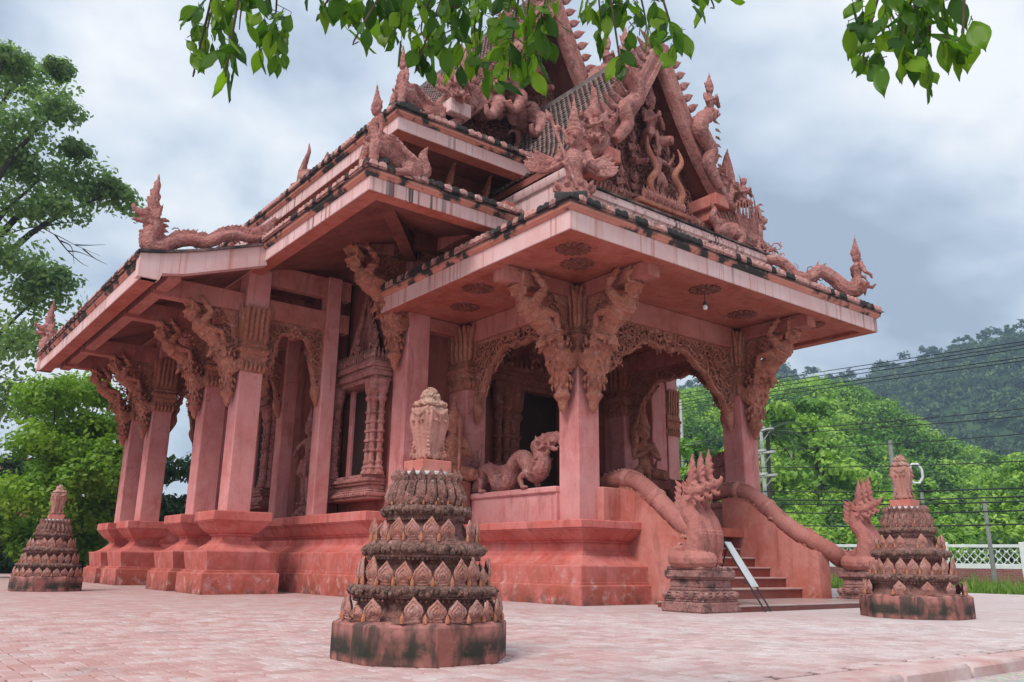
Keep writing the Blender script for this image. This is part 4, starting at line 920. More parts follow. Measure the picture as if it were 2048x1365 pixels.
# verge flames, verge figures
FL = MB()
for th, k in ((.02, 1.), (.04, .7)): FL.join(MB().prism([(x*k, z*k+.03*(1-k)) for x, z in flame(.42, .20, .25)], -th, th, 'y'))
FL = fuse(FL, .012, 'verge_flame', 1, 0.)
def verge_flames(pp, y, parent, step, s, lo, hi):
    L = 0; nxt = step*.5
    for (a, b), (c, d) in zip(pp, pp[1:]):
        seg = math.dist((a, b), (c, d))
        while nxt < L+seg:
            t = (nxt-L)/seg; x = a+(c-a)*t; z = b+(d-b)*t; nxt += step
            if not (lo < z < hi): continue
            nx, nz = Vector((-(d-b), c-a)).normalized()
            for sg in (-1, 1):
                link('verge_flame', FL, 'carved_pink', parent, V((XC+sg*(x+nx*.12), y-.02, z+nz*.12)), (0, sg*math.atan2(nx, nz)*.62, 0), (sg*s, s, s*random.uniform(.9, 1.1)))
        L += seg
verge_flames(pgp, 10.97, pg, .27, 1.15, 8.9, 12.1); verge_flames(hgp, 14.65, hg, .33, 1.35, 11.2, 15.8)
def coil_deity():
    mb = figure('bust', 'pray', .5); mb.xf(Matrix.Translation((0, -.05, .75))@Matrix.Scale(.85, 4))
    p = spline([(.0, 0, .95), (-.10, -.06, .72), (-.32, -.05, .55), (-.36, -.02, .28), (-.16, .0, .08), (.02, .0, -.12), (-.08, .02, -.42), (.12, .03, -.72), (.30, .03, -.92)], 6); mb.tube(p, lerp_list([.12, .16, .19, .19, .175, .165, .15, .13, .10], len(p)), 10)
    mane(mb, [V((.12, 0, .9)), V((.22, 0, .5)), V((.2, 0, .1)), V((.22, 0, -.4)), V((.4, 0, -.8))], (.9, 0, .3), .22, 9, .05)
    return fuse(mb, .022, 'verge_deity', 1)
CD = coil_deity()
for sg in (-1, 1):
    link('verge_deity', CD, 'carved_pink', pg, (XC+sg*1.42, 10.78, 9.95), None, (-sg if sg > 0 else 1, 1, 1)) if False else link('verge_deity', CD, 'carved_pink', pg, (XC+sg*1.40, 10.76, 9.95), None, (sg, 1, 1))
    link('verge_deity', CD, 'carved_pink', hg, (XC+sg*1.75, 14.45, 12.95), None, (sg*1.2, 1.2, 1.2))
def verge_foot():
    """cluster of naga heads with a small praying bust, at the foot of a verge; +x points outwards"""
    mb = MB()
    for i, (a, dx, dz) in enumerate(((.1, .0, .30), (-.2, -.22, .45), (.35, .2, .12))):
        M = Matrix.Translation((dx, .05*i, dz))@Matrix.Rotation(-a, 4, 'Y'); naga_head(mb, M, .85, 1.0); mb.tube([(dx-.05, .05*i, dz-.02), (dx-.15, .05, dz-.30), (-.3, .05, -.05)], [.12, .14, .15], 8)
    mb.join(figure('bust', 'pray', .0), Matrix.Translation((.12, -.22, -.12))@Matrix.Scale(.72, 4))
    return fuse(mb, .02, 'verge_foot_nagas', 1)
VF = verge_foot()
for sg in (-1, 1):
    link('verge_foot_nagas', VF, 'carved_pink', pg, (XC+sg*2.25, 10.85, 8.85), None, (sg, 1, 1)); link('verge_foot_nagas', VF, 'carved_pink', hg, (XC+sg*3.05, 14.5, 11.2), None, (sg*1.15, 1.15, 1.15))
# small winged brackets between the two hall eaves, fin row on the far verge
WB = MB()
for i in range(5): WB.tube(spline([(0, 0, -.2), (-.12, 0, .1+.05*i), (-.22-.05*i, 0, .4+.06*i), (-.30-.06*i, 0, .75+.07*i)], 4), lerp_list([.10, .12, .09, .02], 13), 6, .6)
mane(WB, [V((-.1, 0, 0)), V((-.3, 0, .4)), V((-.5, 0, .95))], (-.7, 0, -.5), .14, 8, .04); WB = fuse(WB, .018, 'eave_wing', 1)
for x, y, rz in ((8.8, 13.9, math.pi/2), (9.75, 13.9, math.pi/2), (8.25, 16, 0), (8.25, 19, 0), (7.95, 13.6, math.pi/4)): link('eave_wing', WB, 'carved_terracotta', T, V((x, y, 7.75))-world_of(T), (0, 0, rz), 1.1)

BF = MB(); BF.tube(spline([(0, 0, -.1), (-.05, 0, .12), (-.02, 0, .34), (.10, 0, .55), (.06, 0, .78), (-.06, 0, 1.05), (-.04, 0, 1.32)], 4), lerp_list([.20, .26, .22, .12, .075, .05, .01], 25), 9); BF.tube([(-.08, 0, .52), (-.24, 0, .50), (-.34, 0, .40)], [.09, .06, .01], 7)
for k in range(7): BF.tube([(-.18+.05*k, .1, .1), (-.06+.05*k, .14, .22), (.10+.05*k, .1, .3)], [.05, .06, .01], 5)
BF = fuse(BF, .018, 'eave_finial', 1); link('eave_finial', BF, 'carved_pink', T, V((7.15, 17.2, 9.0))-world_of(T), (0, 0, math.pi/2+.3), 1.0)
for k in range(5): link('verge_flame', FL, 'carved_pink', T, V((7.12, 17.65+.24*k, 9.02))-world_of(T), (0, 0, -math.pi/2), (1.2, 1.2, 1.2-.12*k))
link('verge_flame', FL, 'carved_pink', T, V((7.12, 16.1, 9.02))-world_of(T), (0, 0, -math.pi/2), (1.9, 1.9, 1.5))
# ---------------------------------------------------------------- statues on the roofs, rails and stairs
def statue(name, me, mat, loc, rz, s, label, cat, group=None):
    o = link(name, me, mat, None, loc, (0, 0, rz), s); return tag(o, label, cat, group)
# naga stretched along the veranda verge, head to -x
def verge_naga():
    mb = MB(); M = Matrix.Translation((.02, 0, .66))@Matrix.Rotation(math.pi, 4, 'Z')@Matrix.Rotation(-.05, 4, 'Y'); naga_head(mb, M, .82, 1.12)
    p = spline([(.12, 0, .70), (.14, 0, .52), (.04, 0, .34), (.06, 0, .16), (.26, 0, .14), (.50, 0, .32), (.80, 0, .44), (1.1, 0, .46), (1.4, 0, .66), (1.7, 0, .78), (2.0, 0, .78), (2.34, 0, .92)], 6)
    mb.tube(p, lerp_list([.13, .14, .16, .17, .16, .13, .12, .115, .11, .10, .085, .04], len(p)), 10)
    for i in range(5): mb.tube([(-.14+.01*i, 0, .40-.07*i), (.02, .10, .34-.07*i), (.16, .08, .36-.06*i)], .035, 5); mb.tube([(-.14+.01*i, 0, .40-.07*i), (.02, -.10, .34-.07*i), (.16, -.08, .36-.06*i)], .035, 5)
    mane(mb, p[24:], (0, 0, 1), lambda t: .24+.2*max(0, t-.72)/.28, 26, .05, .5); mane(mb, [V((.22, 0, .72)), V((.24, 0, .5)), V((.2, 0, .3))], (1, 0, .3), .16, 5, .05)
    def ins(x, z): return .5 < x < 2.35 and .33*x-.02 < z < .33*x+.42
    mb.join(scrolls(ins, (.5, 2.4, 0, 1.2), 34, .05, .09, 11))
    for k in range(7): mb.tube([(1.95+.06*k, 0, .72), (2.05+.06*k, .0, .95+.03*k), (2.22+.04*k, 0, 1.12+.05*k)], [.07, .08, .01], 6, .6)
    return fuse(mb, .016, 'naga_statue', 1)
VN = verge_naga()
statue('naga_statue', VN, 'carved_pink', (3.56, 15.89, 6.24), 0, 1., 'crested naga statue on the near end of the veranda roof, against the sky', 'statue', 'roof nagas')
statue('naga_statue', VN, 'carved_pink', (3.56, 26.2, 6.2), 0, 1., 'farthest roof naga at the far left end of the veranda roof, seen before trees', 'statue', 'roof nagas')
# crowned guardian beast sitting on an eave corner, facing +x
def guardian():
    mb = figure('bust', 'down', .62); mb.xf(Matrix.Translation((.02, 0, .52))@Matrix.Rotation(math.pi/2, 4, 'Z')@Matrix.Scale(.80, 4))
    p = spline([(.06, 0, .62), (-.10, 0, .52), (-.36, 0, .42), (-.62, 0, .34), (-.80, 0, .20)], 5); mb.tube(p, lerp_list([.22, .25, .23, .24, .14], len(p)), 12)
    for k in (-1, 1):
        limb(mb, (.06, k*.15, .50), (.12, k*.17, .28), (.10, k*.16, .05), .11); mb.ell((.15, k*.16, .04), (.13, .08, .06), 8)
        mb.ell((-.62, k*.18, .24), (.22, .12, .23), 10); mb.tube([(-.55, k*.24, .12), (-.34, k*.24, .06), (-.26, k*.23, .04)], [.09, .07, .06], 7)
        for i in range(6): mb.tube([(-.05-.06*i, k*.22, .62-.03*i), (-.16-.08*i, k*.27, .62-.05*i), (-.30-.09*i, k*.25, .66-.07*i)], [.05, .055, .008], 5)
    tl = spline([(-.82, 0, .2), (-1.0, 0, .35), (-.92, 0, .62), (-1.02, 0, .85)], 4); mb.tube(tl, lerp_list([.10, .10, .09, .01], len(tl)), 8); mane(mb, p, (0, 0, 1), .16, 12, .05, -.4)
    return fuse(mb, .018, 'guardian_statue', 1)
GU = guardian()
statue('guardian_statue', GU, 'carved_pink', (6.0, 11.52, 6.95), math.pi, 1.02, 'crowned guardian beast sitting on the corner of the lower main eave', 'statue', 'guardian beasts on the eaves')
statue('guardian_statue', GU, 'carved_pink', (7.1, 12.66, 9.0), math.pi, .92, 'crowned guardian beast on the corner of the uppermost eave, behind leaves', 'statue', 'guardian beasts on the eaves')
# garuda on the porch hip
def garuda():
    mb = figure('bust', 'staff', .62, 1., True)
    for k in (-1, 1): wing(mb, (k*.17, .12, .50), (k*1., .15, 0), (0, 0, .8), .56, 6, (0, .04, 0))
    mb.tube([(-.34, -.16, 1.0), (-.16, -.28, .36), (-.02, -.34, -.1)], .024, 6); mb.tube([(-.33, -.165, .95), (-.37, -.15, 1.05), (-.42, -.13, 1.18)], [.02, .055, .01], 7); mb.ell((-.26, -.20, .86), .05, 7)
    mb.tube([(0, 0, .15), (0, 0, -.1), (0, 0, -.3)], [.19, .24, .20], 10)
    return fuse(mb, .012, 'garuda_statue', 1, .002)
statue('garuda_statue', garuda(), 'carved_pink', (9.05, 9.86, 6.92), R(-32), 1.28, 'winged garuda statue with a staff standing on the near corner of the porch roof', 'statue')
# winged dragon, facing +x
def dragon():
    mb = MB(); p = spline([(-1.0, 0, .45), (-.85, 0, .30), (-.60, 0, .36), (-.25, 0, .42), (.10, 0, .36), (.38, 0, .42), (.52, 0, .62), (.56, 0, .84)], 6); mb.tube(p, lerp_list([.06, .12, .22, .23, .21, .22, .16, .12], len(p)), 10)
    naga_head(mb, Matrix.Translation((.62, 0, .92))@Matrix.Rotation(.06, 4, 'Y'), .82, .28)
    for k in (-1, 1):
        mb.tube(spline([(.54, k*.06, 1.06), (.46, k*.10, 1.22), (.56, k*.12, 1.34), (.72, k*.10, 1.36)], 4), lerp_list([.035, .035, .03, .01], 13), 6); mb.tube(spline([(.6, k*.06, 1.08), (.62, k*.08, 1.2), (.74, k*.09, 1.22)], 4), .022, 5)
        limb(mb, (-.58, k*.18, .32), (-.40, k*.26, .22), (-.48, k*.25, .02), .13); mb.ell((-.40, k*.25, .02), (.14, .08, .05), 7)
        limb(mb, (.34, k*.18, .34), (.52, k*.25, .14), (.80, k*.22, .22), .10); 
        for j in (-1, 0, 1): mb.tube([(.80, k*.22, .22), (.92, k*.22+.04*j, .25+.07*j), (.98, k*.22+.05*j, .20+.10*j)], [.035, .03, .008], 5)
        for i in range(7):
            t = i/6; mb.tube([(.30-.10*i, k*.18, .50-.01*i), (.20-.13*i, k*.26, .78+.10*(1-t)), (.02-.10*i, k*.32, 1.02+.42*(1-t)**1.3)], [.06, .055, .012], 6, .5)
    mane(mb, p[:-8], (0, 0, 1), .20, 14, .05, -.4)
    tl = spline([(-.98, 0, .44), (-1.12, 0, .60), (-1.02, 0, .78), (-1.16, 0, .95)], 4); mb.tube(tl, lerp_list([.08, .08, .07, .01], len(tl)), 7)
    return fuse(mb, .018, 'dragon_statue', 1)
statue('dragon_statue', dragon(), 'carved_pink', (14.95, 10.62, 7.50), 0, .98, 'winged horned dragon on the right shoulder of the porch roof', 'statue')
# naga with a human torso on the right hip, facing +x
def naga_man():
    mb = figure('bust', 'staff', .55); mb.xf(Matrix.Translation((.10, 0, .25))@Matrix.Rotation(math.pi/2+.1, 4, 'Z')@Matrix.Scale(.98, 4))
    p = spline([(.12, 0, .42), (.02, 0, .24), (-.22, 0, .20), (-.52, 0, .48), (-.84, 0, .66), (-1.12, 0, .46), (-1.42, 0, .46), (-1.75, 0, .82), (-2.05, 0, .92), (-2.35, 0, .95)], 6); mb.tube(p, lerp_list([.19, .22, .20, .17, .16, .155, .15, .14, .12, .06], len(p)), 10)
    mane(mb, p[8:], (0, 0, 1), .24, 16, .06, -.5); mb.join(scrolls(lambda x, z: -1.6 < x < -.2 and .02-.42*x-.1 < z < .02-.42*x+.2, (-1.7, -.1, -.1, .9), 16, .06, .12, 5))
    mb.join(scrolls(lambda x, z: -2.6 < x < -1.7 and .55 < z < 1.35, (-2.6, -1.7, .5, 1.4), 18, .06, .13, 6)); mb.tube([(-2.3, 0, .9), (-2.35, 0, 1.2), (-2.3, 0, 1.55)], [.10, .07, .01], 7)
    mb.tube([(.30, -.02, .30), (.44, .0, .28), (.56, 0, .38)], [.05, .05, .02], 6)
    return fuse(mb, .018, 'naga_statue', 1)
statue('naga_statue', naga_man(), 'carved_pink', (17.0, 9.2, 6.52), math.atan2(-1.2, 1.75), .92, 'naga statue with a crowned human torso on the right corner of the porch eave', 'statue', 'roof nagas')
# dragon crouching on the porch railing, head to -y (local +x)
def rail_dragon():
    mb = MB(); p = spline([(-1.02, 0, 1.0), (-1.10, 0, .76), (-1.26, 0, .44), (-1.18, 0, .14), (-.95, 0, .20), (-.76, 0, .50), (-.52, 0, .50), (-.30, 0, .17), (-.04, 0, .18), (.18, 0, .54), (.42, 0, .70), (.62, 0, .54), (.80, 0, .32), (.98, 0, .46), (.96, 0, .74), (.86, 0, .90), (1.02, 0, .98)], 6)
    mb.tube(p, lerp_list([.04, .09, .12, .13, .14, .145, .145, .15, .165, .17, .175, .185, .20, .185, .155, .14, .13], len(p)), 10)
    naga_head(mb, Matrix.Translation((1.12, 0, .92))@Matrix.Rotation(.22, 4, 'Y'), .92, .24, 1)
    tr_ = spline([(1.36, 0, 1.08), (1.50, 0, 1.0), (1.54, 0, .84), (1.66, 0, .92)], 4); mb.tube(tr_, lerp_list([.09, .08, .06, .03], len(tr_)), 7)
    for k in (-1, 1):
        limb(mb, (.74, k*.15, .36), (.60, k*.21, .22), (.66, k*.20, .04), .075); mb.ell((.72, k*.20, .03), (.12, .06, .04), 7); limb(mb, (-.84, k*.10, .34), (-.66, k*.16, .26), (-.70, k*.16, .04), .065); mb.ell((-.60, k*.18, .03), (.12, .07, .05), 7)
        mb.tube([(1.24, k*.08, .96), (1.32, k*.12, .82), (1.44, k*.11, .78)], [.03, .025, .005], 6)
        for i in range(6): mb.tube([(1.06-.05*i, k*.19, .62-.06*i), (.96, k*.21, .58-.06*i), (.82, k*.17, .60-.05*i)], .03, 5)
    for i in range(4): mb.tube([(-1.06+.03*i, 0, .62+.05*i), (-.94, 0, .80+.06*i), (-.90+.02*i, 0, .98+.07*i)], [.05, .05, .008], 5)
    for i in range(5): mb.tube([(-.40+.09*i, 0, .34), (-.50+.09*i, 0, .56), (-.66+.09*i, 0, .74-.05*i)], [.06, .065, .008], 6, .6)
    mane(mb, p[30:52], lambda t, tg: (-tg.z*.3, 0, 1), .08, 12, .03, -.3)
    return fuse(mb, .015, 'dragon_statue', 1)
RD = rail_dragon()
statue('dragon_statue', RD, 'carved_pink', (10.13, 13.02, 2.0), -math.pi/2, (1.04, 1., .90), 'pale dragon crouching on the near porch railing, left of the front pillar', 'statue', 'dragons on the porch railings')
statue('dragon_statue', RD, 'carved_shaded', (mx(10.13), 12.9, 2.0), -math.pi/2, 1.0, 'dark dragon on the far porch railing, seen beneath the arch', 'statue', 'dragons on the porch railings')
# praying figure on a plinth inside the porch, guard with a staff by the corner pillar
s_ = empty('seated_deity', (14.35, 13.3, 1.36), 'dark crowned deity with folded hands sitting inside the porch', 'statue')
part('body', fuse(figure('kneel', 'pray', .62), .016, 'seated_deity', 1).copy(), 'carved_terracotta', s_).location = (0, 0, 1.15); s_.children[0].rotation_euler = (0, 0, R(-20)); s_.children[0].scale = (1.22,)*3
part('plinth', MB().bbox(14.0, 14.7, 12.95, 13.65, 1.36, 2.3, .03).bbox(13.93, 14.77, 12.88, 13.72, 2.3, 2.52, .03), 'wall_plaster', s_)
g_ = empty('guard_statue', (9.62, 14.25, 1.5), 'seated stone guard holding a staff, half hidden behind the near boundary stone', 'statue')
o = link('body', fuse(figure('kneel', 'staff', .5), .016, 'guard_body', 1), 'carved_terracotta', g_, (0, 0, .75), (0, 0, R(-15)), 1.25)
link('staff', MB().tube([(0, 0, -.2), (0, 0, .2), (0, 0, .9), (0, 0, 1.0), (0, 0, 1.1), (0, 0, 1.22)], [.03, .035, .03, .055, .045, .01], 8).mesh('staff', 50), 'carved_terracotta', g_, (-.12, -.42, .85)); part('plinth', MB().bbox(9.3, 9.94, 14.0, 14.5, 1.5, 2.25, .03), 'wall_plaster', g_)

# ---------------------------------------------------------------- stair nagas
def naga_heads(n=3):
    """rearing heads over a coil, facing +x, standing on z = 0"""
    mb = MB()
    for i in range(n):
        y = (i-(n-1)/2)*.25; u = i/(n-1); M = Matrix.Translation((.10, y*1.05, 1.08+.12*u))@Matrix.Rotation(.10, 4, 'Y'); naga_head(mb, M, .74, .78, 2)
        p = spline([(-.06, y*.7, .06), (.10, y*.9, .22), (.17, y, .42), (.12, y*1.02, .66), (-.04, y*1.05, .86), (.02, y*1.05, 1.06+.12*u)], 5); mb.tube(p, lerp_list([.20, .22, .20, .16, .14, .125], len(p)), 10)
        for z, r in ((.44, .225), (.48, .235), (.52, .225)): mb.tube([(.15+r*math.cos(a)-.02, y+.165*math.sin(a), z) for a in [j*math.pi/6-math.pi/2 for j in range(7)]], .024, 5)
        for k in range(8): mb.tube([(.27-.008*k*abs(k-3)*.3, y-.08, .08+.045*k), (.335-.004*k, y, .065+.045*k), (.27, y+.08, .08+.045*k)], .026, 5)
        for k in range(9): z = .56+.045*k; x = .30-.20*(k/9)**.8; mb.tube([(x-.05, y-.06, z+.01), (x, y, z), (x-.05, y+.06, z+.01)], .020, 5)
        mane(mb, [V((-.17, y, .86)), V((-.16, y, 1.02)), V((-.14, y, 1.2))], (-1, 0, .35), .17, 5, .05)
    c = spline([(-.34, .30, .16), (-.40, 0, .14), (-.30, -.34, .12), (.0, -.42, .10), (.34, -.36, .10), (.44, -.14, .10)], 5); mb.tube(c, lerp_list([.15, .15, .14, .13, .12, .105], len(c)), 10)
    for k in range(3): mb.tube([(.34+.03*k, -.36+.07*k, .10+.125*math.cos(a)) if False else (.34+.03*k+.02*math.sin(a), -.36+.07*k-.118*math.sin(a)*.3, .10+.122*math.cos(a)) for a in [j*math.pi/5 for j in range(11)]], .018, 5)
    mb.ell((-.14, .05, .22), (.24, .28, .20), 12)
    return fuse(mb, .012, 'naga_heads', 1, .004)
NH = naga_heads()
def pedestal(mbx, cx, cy, w, d, h):
    out = []
    for q, z0, z1 in ((1.0, 0, .22), (.93, .22, .28), (.95, .28, .34), (.97, .34, .40), (.90, .40, .46), (.80, .46, .54), (.76, .54, .72), (.86, .72, .76), (.90, .76, .92), (.84, .92, 1.0)):
        mbx.bbox(cx-w*q/2, cx+w*q/2, cy-d*q/2, cy+d*q/2, h*z0, h*z1+.002, .014)
    return mbx
carved('pedestal_clay', (.26, .11, .095), (.42, .21, .19), (.035, .032, .030), bs=.25, darkf=.95, scale=1.4)
def stair_naga(px, py, h, wallx, sgn, label, ang):
    t = empty('stair_naga', (px, py, 0), label, 'statue', 'nagas guarding the staircase')
    pd = part('pedestal', pedestal(MB(), px, py, .84, .78, h), 'pedestal_clay', t)
    for i in range(5):
        for ax in (0, 1):
            for s in (-1, 1):
                a = -.32+.16*i
                part('lotus_petal', MB().ell((px+(a if ax else s*.40), py+(s*.37 if ax else a), h*.37), (.06, .03, .05) if ax else (.03, .06, .05), 8), 'pedestal_clay', pd, 60)
    link('heads', NH, 'naga_scales', t, (0, 0, h), (0, 0, ang), (.74, .84, .95))
    top = [V((wallx, y, z+.17)) for y, z in cur]; pts = [V((wallx, 11.35, 2.1))]+top[2:-6:4]; e = pts[-1]
    tail = [V((wallx-sgn*.02, 8.98, 1.06)), V((wallx+(px-wallx)*.35, 8.80, .90)), V((wallx+(px-wallx)*.75, py+.42, .80)), V((px+(.1*sgn), py+.3, h+.15))]
    p = spline(pts+tail, 4); body = MB().tube(p, lerp_list([.145, .15, .155, .16, .16, .16, .155, .155, .16], len(p)), 12)
    part('body', body, 'naga_scales', t, 180)
    mb = MB(); 
    for k in range(0, len(p)-1, 1): mb.tube([p[k]+V((0, 0, .14)), (p[k]+p[k+1])/2+V((0, 0, .175)), p[k+1]+V((0, 0, .15))], [.02, .03, .012], 5)
    part('spine', mb, 'stair_naga_clay', t, 60, kind=None)
    for k in (7, 20):
        if k+1 < len(p):
            d = (p[k+1]-p[k]).normalized(); part('collar', MB().tube([p[k]-d*.07, p[k]-d*.03, p[k]+d*.03, p[k]+d*.07], [.165, .185, .185, .165], 12), 'stair_naga_clay', t, 60)
    rk = MB()
    rn = random.Random(int(px*10))
    for q in top[2:-4]:
        for j in range(2): rk.ell(q+V((rn.uniform(-.09, .09), rn.uniform(-.1, .1), -.19+rn.uniform(-.04, .02))), (rn.uniform(.07, .11), rn.uniform(.10, .16), rn.uniform(.06, .10)), 7)
    part('rock_bed', fuse(rk, .022, 'rock_bed', 0, .05, 9.), 'carved_terracotta', t)
    return t
def scales():
    t = NT('naga_scales'); n1 = t.noise(2.2, 6, .6); col = t.ramp(n1, [(.3, (.33, .108, .088)), (.7, (.46, .195, .168))])
    v = t.voro(24, feat='F1'); col = t.mix(t.ramp(t.noise(5, 5, .6), [(.55, 0.), (.72, .6)]), col, (.14, .05, .045))
    return t.done(col, .8, t.ramp(v, [(.0, 1.), (.7, 0.)]), .35, .015)
scales()
stair_naga(9.875, 8.13, .62, 11.1, -1, 'three-headed stair naga on the left pedestal, nearest the white notice board', R(-84))
stair_naga(14.95, 8.42, .62, mx(11.1), 1, 'three-headed stair naga on the right pedestal, half behind the right boundary marker', R(-84))

# ---------------------------------------------------------------- notice board leaning by the stairs
nb = empty('notice_board', (10.62, 7.86, 0), 'narrow white notice board on thin black legs beside the left naga pedestal', 'sign')
pa = [V((10.37, 8.0, 1.0)), V((10.60, 7.62, .0))]
dv = (pa[1]-pa[0]); sd = V((.30, .02, 0))
mb = MB()
def plank(mb, a, b, w, th):
    d = (b-a).normalized(); wv = w; n = d.cross(wv).normalized()*th
    mb.add([a, a+wv, b+wv, b, a+n, a+wv+n, b+wv+n, b+n], [(0, 1, 2, 3), (7, 6, 5, 4), (0, 4, 5, 1), (1, 5, 6, 2), (2, 6, 7, 3), (3, 7, 4, 0)])
plank(mb, V((10.36, 8.05, .98)), V((10.56, 7.74, .34)), V((.25, .08, 0)), .02); part('board', mb, 'board_white', nb)
for off in (V((0, 0, 0)), V((.25, .08, 0))): part('leg', MB().tube([V((10.355, 8.06, 1.0))+off, V((10.66, 7.60, .0))+off], .012, 6), 'black_metal', nb, 60)
for off in (V((0, 0, 0)), V((.25, .08, 0))): part('leg', MB().tube([V((10.355, 8.08, 1.0))+off, V((10.38, 8.44, .02))+off], .011, 6), 'black_metal', nb, 60)
part('crossbar', MB().tube([V((10.52, 7.84, .40)), V((10.77, 7.92, .40))], .009, 6), 'black_metal', nb)
# ---------------------------------------------------------------- boundary markers (tiered lotus bases with a leaf-shaped stone)
def octo(a, r): 
    k = math.cos(math.pi/8)/math.cos(((a+math.pi/8) % (math.pi/4))-math.pi/8); return k
def soft(a, r): return .62+.38*octo(a+math.pi/8, r)*1.02
def petal_mesh():
    mb = MB(); o = [(-.26, 0), (-.30, .06), (-.22, .16), (-.33, .28), (-.42, .46), (-.36, .66), (-.16, .86), (0, 1.05), (.16, .86), (.36, .66), (.42, .46), (.33, .28), (.22, .16), (.30, .06), (.26, 0)]
    def ring(k, y, z0=.42): return [(x*k, y-.16*(z/1.05)**2*0-.10*math.sin(min(1, max(0, z))*2.6), z0+(z-z0)*k) for x, z in o]
    mb.rings([ring(1., .10), ring(1.0, .02), ring(.80, -.035), ring(.74, .0), ring(.50, -.06), ring(.42, -.02), ring(.18, -.07)]); return mb.mesh('lotus_petal', 45)
PET = petal_mesh(); PET.materials.append(MATS['petal_clay'])
BUD = MB().tube([(0, -.02, 0), (0, -.05, .3), (0, -.04, .6), (0, 0, 1.0)], [.28, .34, .24, .02], 6).mesh('petal_bud', 50); BUD.materials.append(MATS['petal_bud_clay'])
def bead_ring(mb, r, z, n, b, plan):
    for k in range(n):
        a = 2*math.pi*(k+.5)/n; q = r*plan(a, r); mb.ell((q*math.cos(a), q*math.sin(a), z), b, 5, None, 4)
